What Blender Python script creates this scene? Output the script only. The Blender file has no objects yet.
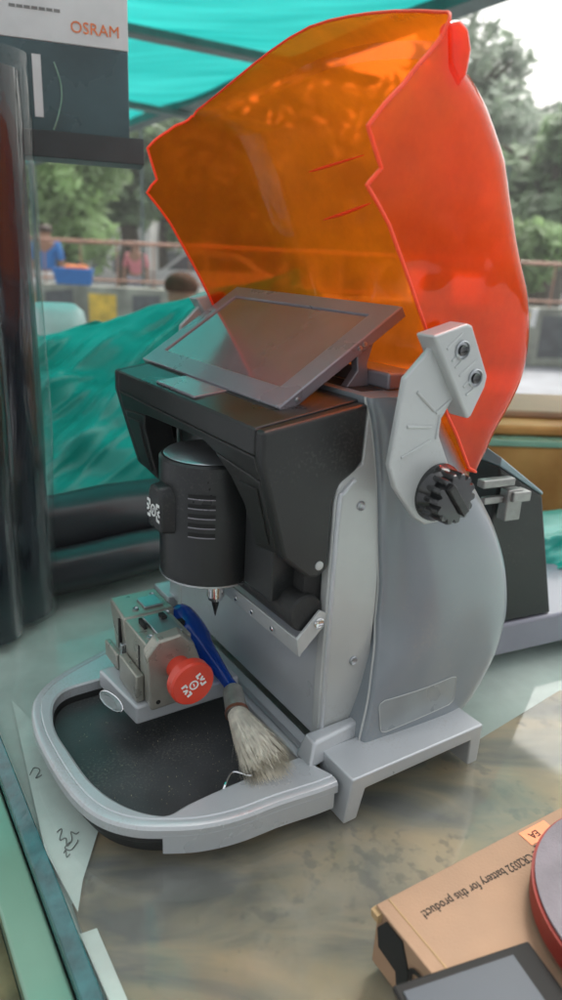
import bpy, bmesh, math, random
from mathutils import Vector, Matrix, noise
from mathutils.bvhtree import BVHTree
random.seed(7)
R = math.radians
scn = bpy.context.scene
col = scn.collection

# ------------------------------------------------------------------ camera
FPX, PITCH, ROLL, H = 700.0, R(19.0), R(2.8), 0.45
fw = Vector((0, math.cos(PITCH), -math.sin(PITCH)))
r0 = Vector((1, 0, 0)); u0 = r0.cross(fw)
rt = r0 * math.cos(ROLL) + u0 * math.sin(ROLL)
up = u0 * math.cos(ROLL) - r0 * math.sin(ROLL)
CAM = Vector((0, 0, H))
cd = bpy.data.cameras.new('camera'); cam = bpy.data.objects.new('camera', cd); col.objects.link(cam)
m3 = Matrix((rt, up, -fw)).transposed()
cam.matrix_world = Matrix.Translation(CAM) @ m3.to_4x4()
cd.sensor_fit = 'VERTICAL'; cd.sensor_height = 36; cd.lens = 36 * FPX / 1000.0
cd.clip_start = 0.02; cd.clip_end = 400
cd.dof.use_dof = True; cd.dof.focus_distance = 0.62; cd.dof.aperture_fstop = 5.0
scn.camera = cam

def ray(x, y): return (fw * FPX + rt * (x - 281) - up * (y - 500)).normalized()
def gz(x, y, z=0.0):
    d = ray(x, y); return CAM + d * ((z - H) / d.z)
def gy(x, y, Y):
    d = ray(x, y); return CAM + d * (Y / d.y)
A = R(56.5)
UX = Vector((-math.cos(A), math.sin(A), 0)); VX = Vector((math.sin(A), math.cos(A), 0))
O = gz(343, 827)
def W(u, v, z): return O + UX * u + VX * v + Vector((0, 0, z))

# ------------------------------------------------------------------ materials
def mat(name, base, rough=.5, metal=0, var=.12, vscale=30, bump=0, bscale=200, coat=0, spec=.5, rvar=.1, col2=None, trans=0, dust=0):
    m = bpy.data.materials.new(name); m.use_nodes = True; nt = m.node_tree; N = nt.nodes; L = nt.links
    b = N['Principled BSDF']
    tc = N.new('ShaderNodeTexCoord')
    n = N.new('ShaderNodeTexNoise'); n.inputs['Scale'].default_value = vscale; n.inputs['Detail'].default_value = 5
    L.new(tc.outputs['Object'], n.inputs['Vector'])
    r = N.new('ShaderNodeValToRGB'); c1 = [max(0, c * (1 - var)) for c in base]; c2 = col2 or [min(1, c * (1 + var)) for c in base]
    r.color_ramp.elements[0].color = (*c1, 1); r.color_ramp.elements[1].color = (*c2, 1)
    r.color_ramp.elements[0].position = .35; r.color_ramp.elements[1].position = .65
    L.new(n.outputs['Fac'], r.inputs[0]); L.new(r.outputs[0], b.inputs['Base Color'])
    mr = N.new('ShaderNodeMapRange'); mr.inputs['To Min'].default_value = max(0.02, rough - rvar); mr.inputs['To Max'].default_value = min(1, rough + rvar)
    L.new(n.outputs['Fac'], mr.inputs['Value']); L.new(mr.outputs[0], b.inputs['Roughness'])
    if dust:
        nd = N.new('ShaderNodeTexNoise'); nd.inputs['Scale'].default_value = 420; nd.inputs['Detail'].default_value = 2; L.new(tc.outputs['Object'], nd.inputs['Vector'])
        nl = N.new('ShaderNodeTexNoise'); nl.inputs['Scale'].default_value = 11; nl.inputs['Detail'].default_value = 4; L.new(tc.outputs['Object'], nl.inputs['Vector'])
        mm = N.new('ShaderNodeMath'); mm.operation = 'MULTIPLY'; L.new(nd.outputs['Fac'], mm.inputs[0]); L.new(nl.outputs['Fac'], mm.inputs[1])
        md = N.new('ShaderNodeMapRange'); md.inputs['From Min'].default_value = .31; md.inputs['From Max'].default_value = .40; md.inputs['To Max'].default_value = dust; L.new(mm.outputs[0], md.inputs['Value'])
        mxd = N.new('ShaderNodeMixRGB'); L.new(md.outputs[0], mxd.inputs[0]); L.new(r.outputs[0], mxd.inputs[1]); mxd.inputs[2].default_value = (.33, .31, .27, 1); L.new(mxd.outputs[0], b.inputs['Base Color'])
    b.inputs['Metallic'].default_value = metal; b.inputs['Coat Weight'].default_value = coat; b.inputs['Coat Roughness'].default_value = .08
    b.inputs['Specular IOR Level'].default_value = spec
    b.inputs['Transmission Weight'].default_value = trans
    if bump:
        n2 = N.new('ShaderNodeTexNoise'); n2.inputs['Scale'].default_value = bscale; n2.inputs['Detail'].default_value = 3
        L.new(tc.outputs['Object'], n2.inputs['Vector'])
        bp = N.new('ShaderNodeBump'); bp.inputs['Strength'].default_value = bump; bp.inputs['Distance'].default_value = .002
        L.new(n2.outputs['Fac'], bp.inputs['Height']); L.new(bp.outputs[0], b.inputs['Normal'])
    return m

def sheet_mat(name, tint, opacity_col, opac=.25, refl_rough=.03, transl=.5, ior=1.45, wob=0, wscale=10, smudge=0):
    """thin transparent plastic or glass: tinted see-through + scattered body colour + fresnel gloss"""
    m = bpy.data.materials.new(name); m.use_nodes = True; nt = m.node_tree; N = nt.nodes; L = nt.links
    for n in list(N):
        if n.type == 'BSDF_PRINCIPLED': N.remove(n)
    out = N['Material Output']
    t = N.new('ShaderNodeBsdfTransparent'); t.inputs[0].default_value = (*tint, 1)
    d = N.new('ShaderNodeBsdfDiffuse'); d.inputs[0].default_value = (*opacity_col, 1)
    tl = N.new('ShaderNodeBsdfTranslucent'); tl.inputs[0].default_value = (*opacity_col, 1)
    mx = N.new('ShaderNodeMixShader'); mx.inputs[0].default_value = transl; L.new(d.outputs[0], mx.inputs[1]); L.new(tl.outputs[0], mx.inputs[2])
    m2 = N.new('ShaderNodeMixShader'); m2.inputs[0].default_value = opac; L.new(t.outputs[0], m2.inputs[1]); L.new(mx.outputs[0], m2.inputs[2])
    g = N.new('ShaderNodeBsdfGlossy'); g.inputs['Roughness'].default_value = refl_rough
    f = N.new('ShaderNodeFresnel'); ge = N.new('ShaderNodeNewGeometry'); mi_ = N.new('ShaderNodeMapRange')
    mi_.inputs['To Min'].default_value = ior; mi_.inputs['To Max'].default_value = 1 / ior
    L.new(ge.outputs['Backfacing'], mi_.inputs['Value']); L.new(mi_.outputs[0], f.inputs[0])
    m3_ = N.new('ShaderNodeMixShader'); L.new(f.outputs[0], m3_.inputs[0]); L.new(m2.outputs[0], m3_.inputs[1]); L.new(g.outputs[0], m3_.inputs[2])
    L.new(m3_.outputs[0], out.inputs[0])
    tc = N.new('ShaderNodeTexCoord')
    if wob:
        n2 = N.new('ShaderNodeTexNoise'); n2.inputs['Scale'].default_value = wscale; n2.inputs['Detail'].default_value = 3
        L.new(tc.outputs['Object'], n2.inputs['Vector'])
        bp = N.new('ShaderNodeBump'); bp.inputs['Strength'].default_value = wob; bp.inputs['Distance'].default_value = .01
        L.new(n2.outputs['Fac'], bp.inputs['Height']); L.new(bp.outputs[0], g.inputs['Normal'])
    if smudge:
        n3 = N.new('ShaderNodeTexNoise'); n3.inputs['Scale'].default_value = 14; n3.inputs['Detail'].default_value = 6; n3.inputs['Roughness'].default_value = .65
        L.new(tc.outputs['Object'], n3.inputs['Vector'])
        mr = N.new('ShaderNodeMapRange'); mr.inputs['From Min'].default_value = .35; mr.inputs['From Max'].default_value = .75
        mr.inputs['To Min'].default_value = max(0, opac - smudge); mr.inputs['To Max'].default_value = min(1, opac + smudge)
        L.new(n3.outputs['Fac'], mr.inputs['Value']); L.new(mr.outputs[0], m2.inputs[0])
    return m

M = {}
M['silver'] = mat('silver_paint', (.47, .495, .515), .30, .25, .05, 12, .08, 900, coat=.45, dust=.25)
M['silver_light'] = mat('light_silver_paint', (.46, .48, .475), .38, .2, .05, 10, .06, 900, coat=.15, dust=.22)
M['steel'] = mat('brushed_steel', (.42, .44, .46), .3, .85, .06, 20, .05, 700)
M['chrome'] = mat('chrome', (.75, .76, .78), .12, 1, .03, 20)
M['cover'] = mat('smoky_grey_plastic', (.21, .24, .262), .30, .0, .07, 6, .03, 1400, coat=.5, rvar=.06, dust=.2)
M['label'] = mat('grey_film_label', (.27, .30, .31), .3, .1, .08, 30, 0, coat=.4)
M['black'] = mat('black_plastic', (.010, .011, .011), .36, 0, .2, 20, .15, 1200, dust=.07)
M['black_gloss'] = mat('glossy_black_plastic', (.012, .013, .014), .16, 0, .2, 20, coat=.5)
M['black_satin'] = mat('satin_black_plastic', (.018, .018, .019), .3, 0, .2, 20, .05, 900)
M['cover_low'] = mat('pale_grey_plastic', (.25, .28, .28), .35, .1, .08, 6, coat=.3)
M['rubber'] = mat('black_rubber', (.015, .016, .016), .65, 0, .2, 30, .2, 300)
M['mat'] = mat('tray_mat', (.040, .043, .045), .38, 0, .35, 14, .15, 500, rvar=.15, dust=.16)
M['housing'] = mat('charcoal_paint', (.018, .020, .021), .30, .2, .08, 20, .12, 1500, dust=.06)
M['olive'] = mat('olive_grey_metal', (.36, .355, .31), .30, .55, .1, 40, .1, 900)
M['red'] = mat('red_knob_plastic', (.62, .045, .02), .38, 0, .08, 40, 0, coat=.3)
M['white'] = mat('white_print', (.75, .76, .75), .6)
M['dark'] = mat('dark_recess', (.008, .009, .009), .8)
M['bezel'] = mat('grey_bezel', (.20, .19, .215), .3, .2, .05, 20, 0, coat=.5)
M['display'] = mat('dark_display_glass', (.17, .115, .12), .16, 0, .2, 8, coat=1, spec=.9, rvar=.03)
M['blue'] = sheet_mat('blue_plastic', (.12, .40, .85), (.01, .11, .60), .55, .08, .5, 1.5)
M['bristle'] = mat('off_white_bristle', (.74, .70, .60), .75, 0, .2, 90)
M['wood_ferrule'] = mat('pale_ferrule', (.33, .33, .30), .35, .4, .2, 60)
M['copper'] = mat('copper_band', (.35, .14, .09), .3, .7)
M['shield'] = sheet_mat('orange_acrylic', (1.0, .16, .02), (1.0, .20, .004), .46, .03, .75, 1.45, wob=.35, wscale=7, smudge=.12)
M['shield_edge'] = mat('fluorescent_edge', (1.0, .07, .015), .35, 0, .04)
M['clear'] = sheet_mat('clear_film', (.93, .95, .95), (.6, .65, .65), .03, .05, .5, 1.45, wob=.8, wscale=14)
M['clear_knob'] = sheet_mat('clear_acrylic', (.85, .9, .9), (.6, .66, .66), .38, .03, .5, 1.5)
M['glass'] = sheet_mat('counter_glass', (.84, .90, .88), (.50, .52, .50), .11, .06, .0, 1.5, wob=.03, wscale=3, smudge=.09)
M['glass_edge'] = mat('green_glass_edge', (.022, .12, .125), .2, 0, .35, 60, .2, 200, coat=.6)
M['glass_pane'] = mat('pale_green_glass', (.17, .31, .23), .12, 0, .15, 6, coat=.5)
M['card'] = mat('brown_cardboard', (.34, .21, .13), .8, 0, .06, 25, .15, 500)
M['card_in'] = mat('cardboard_inner', (.42, .28, .14), .85, 0, .1, 40)
M['ink'] = mat('black_ink', (.02, .019, .018), .7, spec=.2)
M['brass'] = mat('dull_brass', (.42, .36, .22), .45, .5)
M['pencil'] = mat('pencil_grey', (.20, .20, .19), .7)
M['orange_ink'] = mat('orange_print', (.80, .20, .05), .6)
M['orange_label'] = mat('orange_sticker', (.85, .24, .08), .5, 0, .1)
M['osram_white'] = mat('white_carton', (.62, .62, .61), .45, 0, .05)
M['osram_teal'] = mat('teal_carton', (.035, .075, .085), .28, 0, .35, 9, coat=.4)
M['shelf'] = mat('dark_shelf', (.045, .05, .05), .5, 0, .2, 20)
M['film'] = mat('black_film', (.006, .010, .018), .14, 0, .4, 8, .5, 12, coat=.6, rvar=.08)
M['film_dull'] = mat('dull_black_film', (.022, .024, .028), .38, 0, .3, 8, .4, 20, coat=.15)
def streaky(m, strength, sc=(26, 26, 1.6), dist=.006):
    N = m.node_tree.nodes; L = m.node_tree.links
    tc = N.new('ShaderNodeTexCoord'); mp = N.new('ShaderNodeMapping'); mp.inputs['Scale'].default_value = sc; L.new(tc.outputs['Object'], mp.inputs[0])
    n = N.new('ShaderNodeTexNoise'); n.inputs['Scale'].default_value = 1; n.inputs['Detail'].default_value = 4; n.inputs['Distortion'].default_value = .8; L.new(mp.outputs[0], n.inputs[0])
    bp = N.new('ShaderNodeBump'); bp.inputs['Strength'].default_value = strength; bp.inputs['Distance'].default_value = dist; L.new(n.outputs['Fac'], bp.inputs['Height'])
    for q in N:
        if q.type in ('BSDF_PRINCIPLED', 'BSDF_GLOSSY'):
            L.new(bp.outputs[0], q.inputs['Normal'])
            if q.type == 'BSDF_PRINCIPLED': L.new(bp.outputs[0], q.inputs['Coat Normal'])
streaky(M['film'], .9); streaky(M['clear'], 1.0)
M['reflection_red'] = mat('red_reflection_colour', (.16, .03, .018), .3, 0, .3, 10, coat=.5)  # colour for the red reflection in the glossy film roll
M['grey_slab'] = mat('grey_enamel', (.24, .24, .29), .35, .1, .08, 12, coat=.2)
M['block_top'] = mat('blue_grey_plastic', (.20, .29, .32), .3, 0, .08, 20, coat=.3)
M['clip'] = mat('cast_grey_metal', (.30, .30, .29), .4, .6, .15, 60, .2, 400)
M['wood'] = mat('brown_wood', (.46, .17, .04), .7, 0, .35, 5, .2, 60, col2=(.60, .30, .10), spec=.2)
M['wood_olive'] = mat('olive_wood', (.13, .12, .05), .5, 0, .4, 16, .3, 80, col2=(.30, .25, .12))
M['road'] = mat('asphalt', (.21, .22, .24), .8, 0, .2, 2, .3, 60)
M['wall'] = mat('median_concrete', (.24, .25, .21), .85, 0, .35, 3, .3, 20)
M['yellow'] = mat('yellow_paint', (.62, .42, .06), .7, 0, .25, 6)
M['blackp'] = mat('black_paint', (.09, .095, .10), .7, 0, .25, 6)
M['rail'] = mat('rusty_rail', (.36, .19, .13), .6, 0, .2, 10)
M['bark'] = mat('bark', (.08, .065, .045), .9, 0, .3, 10, .5, 30)
M['bld'] = mat('building_plaster', (.52, .52, .48), .8, 0, .15, 1)
M['window'] = mat('window_glass', (.05, .06, .07), .1, 0, .2, 3)
M['pole'] = mat('canopy_pole', (.10, .14, .13), .5, .3, .2, 10)
M['skin'] = mat('skin', (.30, .16, .10), .6)
M['hair'] = mat('dark_hair', (.05, .03, .02), .7)
M['shirt_grey'] = mat('grey_shirt', (.3, .28, .28), .8)
M['shirt_blue'] = mat('blue_shirt', (.03, .16, .45), .8)
M['shirt_pink'] = mat('pink_shirt', (.55, .18, .20), .8)
M['trouser'] = mat('trousers', (.25, .26, .3), .8)
M['carpaint'] = mat('white_car_paint', (.6, .6, .6), .3, 0, .03, 4, coat=.6)
M['tub'] = mat('white_plastic', (.66, .68, .66), .4, 0, .04)
M['disc'] = mat('grey_abrasive', (.19, .17, .185), .85, 0, .12, 40, .3, 700, spec=.2)
M['disc_red'] = mat('red_rim', (.26, .03, .02), .55, spec=.25)
M['tablet_grey'] = mat('grey_screen', (.055, .065, .08), .5, 0, .1, 8, spec=.25)

def leafmat(name, c, transl=.35):
    m = bpy.data.materials.new(name); m.use_nodes = True; N = m.node_tree.nodes; L = m.node_tree.links
    b = N['Principled BSDF']; b.inputs['Roughness'].default_value = .6
    tc = N.new('ShaderNodeTexCoord'); n = N.new('ShaderNodeTexNoise'); n.inputs['Scale'].default_value = 1.3
    L.new(tc.outputs['Object'], n.inputs[0]); r = N.new('ShaderNodeValToRGB')
    r.color_ramp.elements[0].color = (*[x * .6 for x in c], 1); r.color_ramp.elements[1].color = (*[min(1, x * 1.5) for x in c], 1)
    r.color_ramp.elements[0].position = .35; r.color_ramp.elements[1].position = .65
    L.new(n.outputs['Fac'], r.inputs[0]); L.new(r.outputs[0], b.inputs['Base Color'])
    t = N.new('ShaderNodeBsdfTranslucent'); L.new(r.outputs[0], t.inputs[0]); mx = N.new('ShaderNodeMixShader'); mx.inputs[0].default_value = transl
    L.new(b.outputs[0], mx.inputs[1]); L.new(t.outputs[0], mx.inputs[2]); L.new(mx.outputs[0], N['Material Output'].inputs[0])
    return m
M['leaf_a'] = leafmat('mid_green_leaves', (.20, .28, .16)); M['leaf_b'] = leafmat('pale_green_leaves', (.27, .39, .18)); M['leaf_c'] = leafmat('grey_green_leaves', (.26, .32, .24))

def tarp_mat(name, c, transl, scale):
    m = bpy.data.materials.new(name); m.use_nodes = True; N = m.node_tree.nodes; L = m.node_tree.links
    b = N['Principled BSDF']; b.inputs['Roughness'].default_value = .38; b.inputs['Specular IOR Level'].default_value = .35
    tc = N.new('ShaderNodeTexCoord'); mp = N.new('ShaderNodeMapping'); mp.inputs['Scale'].default_value = (scale, scale * 6, scale); mp.inputs['Rotation'].default_value = (0, 0, .5)
    L.new(tc.outputs['Object'], mp.inputs[0])
    n = N.new('ShaderNodeTexNoise'); n.inputs['Scale'].default_value = 1.0; n.inputs['Detail'].default_value = 6; L.new(mp.outputs[0], n.inputs[0])
    r = N.new('ShaderNodeValToRGB'); r.color_ramp.elements[0].position = .3; r.color_ramp.elements[1].position = .7
    r.color_ramp.elements[0].color = (*[x * .75 for x in c], 1); r.color_ramp.elements[1].color = (*[min(1, x * 1.2 + .02) for x in c], 1)
    L.new(n.outputs['Fac'], r.inputs[0]); L.new(r.outputs[0], b.inputs['Base Color'])
    t = N.new('ShaderNodeBsdfTranslucent'); L.new(r.outputs[0], t.inputs[0]); mx = N.new('ShaderNodeMixShader'); mx.inputs[0].default_value = transl
    L.new(b.outputs[0], mx.inputs[1]); L.new(t.outputs[0], mx.inputs[2]); L.new(mx.outputs[0], N['Material Output'].inputs[0])
    return m
M['tarp'] = tarp_mat('teal_shade_tarp', (.006, .27, .25), .75, 1.2)
M['cloth'] = mat('teal_cloth', (.010, .34, .28), .34, 0, .12, 6, .35, 420)

def brown_paper_mat():
    m = bpy.data.materials.new('printed_brown_paper'); m.use_nodes = True; N = m.node_tree.nodes; L = m.node_tree.links
    b = N['Principled BSDF']; b.inputs['Roughness'].default_value = .6
    tc = N.new('ShaderNodeTexCoord')
    mp = N.new('ShaderNodeMapping'); mp.inputs['Scale'].default_value = (4, 10, 1); mp.inputs['Rotation'].default_value = (0, 0, -.5); L.new(tc.outputs['Object'], mp.inputs[0])
    n = N.new('ShaderNodeTexNoise'); n.inputs['Scale'].default_value = 1.6; n.inputs['Detail'].default_value = 5; n.inputs['Distortion'].default_value = .6; L.new(mp.outputs[0], n.inputs[0])
    r = N.new('ShaderNodeValToRGB'); e = r.color_ramp.elements
    e[0].position = .36; e[0].color = (.12, .11, .10, 1); e[1].position = .62; e[1].color = (.47, .32, .19, 1)
    k = e.new(.48); k.color = (.30, .235, .16, 1)
    L.new(n.outputs['Fac'], r.inputs[0])
    n2 = N.new('ShaderNodeTexNoise'); n2.inputs['Scale'].default_value = 70; n2.inputs['Detail'].default_value = 2; L.new(tc.outputs['Object'], n2.inputs[0])
    n3 = N.new('ShaderNodeTexNoise'); n3.inputs['Scale'].default_value = 9; L.new(tc.outputs['Object'], n3.inputs[0])
    mul = N.new('ShaderNodeMath'); mul.operation = 'MULTIPLY'; L.new(n2.outputs['Fac'], mul.inputs[0]); L.new(n3.outputs['Fac'], mul.inputs[1])
    st = N.new('ShaderNodeMapRange'); st.inputs['From Min'].default_value = .30; st.inputs['From Max'].default_value = .37; st.inputs['To Max'].default_value = .45; L.new(mul.outputs[0], st.inputs['Value'])
    mix = N.new('ShaderNodeMixRGB'); L.new(st.outputs[0], mix.inputs[0]); L.new(r.outputs[0], mix.inputs[1]); mix.inputs[2].default_value = (.09, .08, .07, 1)
    L.new(mix.outputs[0], b.inputs['Base Color'])
    return m
M['brown_paper'] = brown_paper_mat()
M['white_paper'] = mat('white_paper', (.75, .78, .74), .7, 0, .12, 12)
M['board'] = mat('pale_counter_board', (.62, .66, .62), .5, 0, .22, 7)

# ------------------------------------------------------------------ mesh helpers (all take world points)
class G:
    def __init__(s): s.v = []; s.f = []; s.mi = []
    def add(s, vs, fs, mi=0):
        k = len(s.v); s.v += [Vector(p) for p in vs]; s.f += [tuple(k + i for i in f) for f in fs]; s.mi += [mi] * len(fs); return s
    def prism(s, lo, hi, mi=0):      # two matching loops
        n = len(lo)
        return s.add(list(lo) + list(hi), [tuple(range(n))[::-1], tuple(range(n, 2 * n))] + [(i, (i + 1) % n, n + (i + 1) % n, n + i) for i in range(n)], mi)
    def box(s, u, v, z, mi=0):       # ranges in the machine's axes
        lo = [W(u[0], v[0], z[0]), W(u[1], v[0], z[0]), W(u[1], v[1], z[0]), W(u[0], v[1], z[0])]
        hi = [W(u[0], v[0], z[1]), W(u[1], v[0], z[1]), W(u[1], v[1], z[1]), W(u[0], v[1], z[1])]
        return s.prism(lo, hi, mi)
    def wbox(s, c, ax, ay, az, mi=0): # centre and half vectors
        c = Vector(c); ax = Vector(ax); ay = Vector(ay); az = Vector(az)
        return s.prism([c - ax - ay - az, c + ax - ay - az, c + ax + ay - az, c - ax + ay - az], [c - ax - ay + az, c + ax - ay + az, c + ax + ay + az, c - ax + ay + az], mi)
    def ring(s, pts_list, closed_u=True, caps=True, mi=0):   # loft of loops
        n = len(pts_list[0]); k = []
        vs = [p for l in pts_list for p in l]; fs = []
        for j in range(len(pts_list) - 1):
            for i in range(n if closed_u else n - 1):
                fs.append((j * n + i, j * n + (i + 1) % n, (j + 1) * n + (i + 1) % n, (j + 1) * n + i))
        if caps: fs.append(tuple(range(n))[::-1]); fs.append(tuple((len(pts_list) - 1) * n + i for i in range(n)))
        return s.add(vs, fs, mi)
    def lathe(s, p, ax, prof, n=32, mi=0):  # prof: (dist along axis, radius)
        p = Vector(p); ax = Vector(ax).normalized(); a = ax.orthogonal().normalized(); b = ax.cross(a)
        return s.ring([[p + ax * d + (a * math.cos(2 * math.pi * i / n) + b * math.sin(2 * math.pi * i / n)) * r for i in range(n)] for d, r in prof], True, True, mi)
    def tube(s, pts, r, n=8, mi=0, closed=False):
        pts = [Vector(p) for p in pts]; rings = []
        nrm = None
        for i, p in enumerate(pts):
            t = (pts[min(i + 1, len(pts) - 1)] - pts[max(i - 1, 0)]).normalized()
            a = t.orthogonal().normalized() if nrm is None else (nrm - t * nrm.dot(t)).normalized()
            nrm = a; b = t.cross(a); rr = r[i] if isinstance(r, (list, tuple)) else r
            rings.append([p + (a * math.cos(2 * math.pi * k / n) + b * math.sin(2 * math.pi * k / n)) * rr for k in range(n)])
        return s.ring(rings, True, True, mi)
    def obj(s, name, mats, parent=None, origin=None, smooth=False, bevel=0, seg=2, ang=35, solid=0):
        me = bpy.data.meshes.new(name)
        if parent is not None:
            org = parent['_w'] if '_w' in parent.keys() else None
            org = Vector(org)
        else:
            org = Vector(origin) if origin is not None else Vector((sum(p.x for p in s.v) / len(s.v), sum(p.y for p in s.v) / len(s.v), min(p.z for p in s.v)))
        me.from_pydata([p - org for p in s.v], [], s.f)
        ms = mats if isinstance(mats, (list, tuple)) else [mats]
        for m in ms: me.materials.append(M[m])
        for i, p in enumerate(me.polygons): p.material_index = s.mi[i]
        bm = bmesh.new(); bm.from_mesh(me); bmesh.ops.recalc_face_normals(bm, faces=bm.faces); bm.to_mesh(me); bm.free()
        o = bpy.data.objects.new(name, me); col.objects.link(o)
        if parent is not None: o.parent = parent; o['_w'] = list(org)
        else: o.location = org; o['_w'] = list(org)
        if solid:
            md = o.modifiers.new('solid', 'SOLIDIFY'); md.thickness = solid
        if bevel:
            md = o.modifiers.new('bevel', 'BEVEL'); md.width = bevel; md.segments = seg; md.limit_method = 'ANGLE'; md.angle_limit = R(30)
        if smooth or bevel:
            for p in me.polygons: p.use_smooth = True
            try: me.set_sharp_from_angle(angle=R(ang))
            except Exception: pass
            if bevel:
                md = o.modifiers.new('wn', 'WEIGHTED_NORMAL'); md.keep_sharp = True
        return o
def empty(name, loc, label, cat, group=None):
    o = bpy.data.objects.new(name, None); col.objects.link(o); o.location = loc; o['_w'] = list(loc)
    o.empty_display_size = .05
    return tag(o, label, cat, group)
def tag(o, label=None, cat=None, group=None, kind=None):
    if label: o['label'] = label
    if cat: o['category'] = cat
    if group: o['group'] = group
    if kind: o['kind'] = kind
    return o
def cr(pts, n):      # catmull-rom resampling of tuples
    out = []
    for k in range(n):
        t = k / (n - 1) * (len(pts) - 1); i = min(int(t), len(pts) - 2); f = t - i
        p0 = pts[max(i - 1, 0)]; p1 = pts[i]; p2 = pts[i + 1]; p3 = pts[min(i + 2, len(pts) - 1)]
        out.append(tuple(.5 * (2 * b + (c - a) * f + (2 * a - 5 * b + 4 * c - d) * f * f + (3 * b - 3 * c + d - a) * f ** 3) for a, b, c, d in zip(p0, p1, p2, p3)))
    return out
def text(name, s, p, xd, yd, size, m, parent, bold=0, thick=.0002, align='CENTER', width=None, tall=1.0):
    c = bpy.data.curves.new(name, 'FONT'); c.body = s; c.size = size; c.align_x = align; c.align_y = 'CENTER'; c.extrude = thick; c.offset = bold
    c.resolution_u = 3
    t = bpy.data.objects.new('tmp', c); col.objects.link(t)
    dg = bpy.context.evaluated_depsgraph_get(); me = bpy.data.meshes.new_from_object(t.evaluated_get(dg))
    bpy.data.objects.remove(t)
    if width:
        xs = [v.co.x for v in me.vertices]; k_ = width / (max(xs) - min(xs)); me.transform(Matrix.Diagonal((k_, k_ * tall, 1, 1)))
    xd = Vector(xd).normalized(); yd = Vector(yd); yd = (yd - xd * yd.dot(xd)).normalized(); zd = xd.cross(yd)
    me.transform(Matrix((xd, yd, zd)).transposed().to_4x4())
    me.materials.clear(); me.materials.append(M[m])
    o = bpy.data.objects.new(name, me); col.objects.link(o); o.parent = parent; o.location = Vector(p) - Vector(parent['_w'])
    o['_w'] = list(p)
    return o

# ------------------------------------------------------------------ the key cutting machine
K = empty('key_cutting_machine', O, 'grey and black key cutting machine with raised orange transparent shield on the glass counter', 'key cutting machine')

# base tray
outer = [(.011, .0), (.012, -.02), (.016, -.055), (.018, -.090), (.025, -.120), (.037, -.145), (.050, -.165), (.068, -.181), (.090, -.191), (.120, -.197), (.16, -.200), (.20, -.200), (.235, -.194), (.258, -.182), (.278, -.158), (.296, -.119), (.310, -.085), (.335, -.04), (.350, .0)]
inner = [(.054, -.012), (.054, -.048), (.053, -.085), (.051, -.118), (.048, -.136), (.054, -.147), (.066, -.158), (.081, -.167), (.099, -.174), (.122, -.179), (.156, -.182), (.189, -.184), (.215, -.180), (.236, -.172), (.248, -.158), (.250, -.135), (.250, -.10), (.255, -.05), (.258, -.012)]
NO = 72
oo = cr(outer, NO); ii = cr(inner, NO)
def off(l, d):
    o2 = []
    for i, p in enumerate(l):
        a = l[max(i - 1, 0)]; b = l[min(i + 1, len(l) - 1)]; tx, ty = b[0] - a[0], b[1] - a[1]; n = math.hypot(tx, ty) or 1
        o2.append((p[0] + ty / n * d, p[1] - tx / n * d))
    return o2
def lvl(l, z): return [W(a, b, z) for a, b in l]
g = G()
prof = [(oo, .0275), (oo, .035), (off(oo, -.0015), .0375), (off(oo, -.004), .0385), (off(oo, -.0075), .0385), (off(oo, -.0085), .0378), (off(oo, -.0095), .0385), (off(ii, .002), .0385), (off(ii, .0), .037), (ii, .0275)]
rows = [lvl(l, z) for l, z in prof]
n = NO; vs = [p for r_ in rows for p in r_]; fs = []
for j in range(len(rows)):
    j2 = (j + 1) % len(rows)
    for i in range(n - 1): fs.append((j * n + i, j * n + i + 1, j2 * n + i + 1, j2 * n + i))
fs.append(tuple(j * n for j in range(len(rows)))); fs.append(tuple(j * n + n - 1 for j in range(len(rows))))
g.add(vs, fs)
g.obj('base_tray', 'silver', K, smooth=True, ang=28)
# deeper skirt under the right arm
g = G(); sk = [p for p in oo if p[0] < .040 and p[1] < 0]
g.prism(lvl(off(sk, .0002), .0300)[::1] + lvl(off(sk, -.0115), .0272)[::-1], lvl(off(sk, .0002), .013) + lvl(off(sk, -.0115), .013)[::-1]); g.obj('tray_skirt', 'silver', K)
# sunk tub and mat
tub = off(oo, -.012)
tub = off(oo, -.004); g = G(); g.prism(lvl(off(oo, -.012), .004), lvl(tub, .0195)); g.prism(lvl(tub, .0196) + lvl(ii, .0196)[::-1], lvl(tub, .0272) + lvl(ii, .0272)[::-1]); g.obj('tray_tub', 'rubber', K)
g = G(); inn2 = off(ii, -.0015)
g.prism(lvl(inn2, .0195), lvl(inn2, .0215)); g.obj('tray_mat', 'mat', K)
# rear ledge
g = G(); g.box((.0545, .335), (-.0115, .012), (.020, .0375)); g.obj('tray_ledge', 'silver', K, bevel=.0015)
g = G(); g.box((.062, .30), (-.006, -.001), (.0376, .0405)); g.obj('way_strip', 'steel', K, bevel=.0008)
# foot rails
def foot(u0_, u1_, out):
    g = G()
    pr = [(.002, 0), (.016, 0), (.021, .031), (.147, .031), (.151, 0), (.164, 0), (.162, .044), (.006, .0455)]
    lo = [W(u0_ + (.0 if z > .02 else .002 * out), v, z) for v, z in pr]; hi = [W(u1_, v, z) for v, z in pr]
    g.prism(lo, hi); return g.obj('foot_rail', 'silver', K, bevel=.0014)
foot(0, .044, 1); foot(.415, .371, -1)
g = G(); g.prism([W(.036, -.012, .036), W(.060, -.012, .036), W(.060, .05, .036), W(.044, .05, .036)], [W(.044, -.002, .056), W(.0595, -.002, .056), W(.0595, .05, .056), W(.050, .05, .056)]); g.obj('tray_end_block', 'silver', K, bevel=.003, seg=3)

# front plate
g = G(); g.box((.0605, .385), (.014, .024), (.042, .29)); FP = g.obj('front_plate', 'silver', K, bevel=.001)
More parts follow.
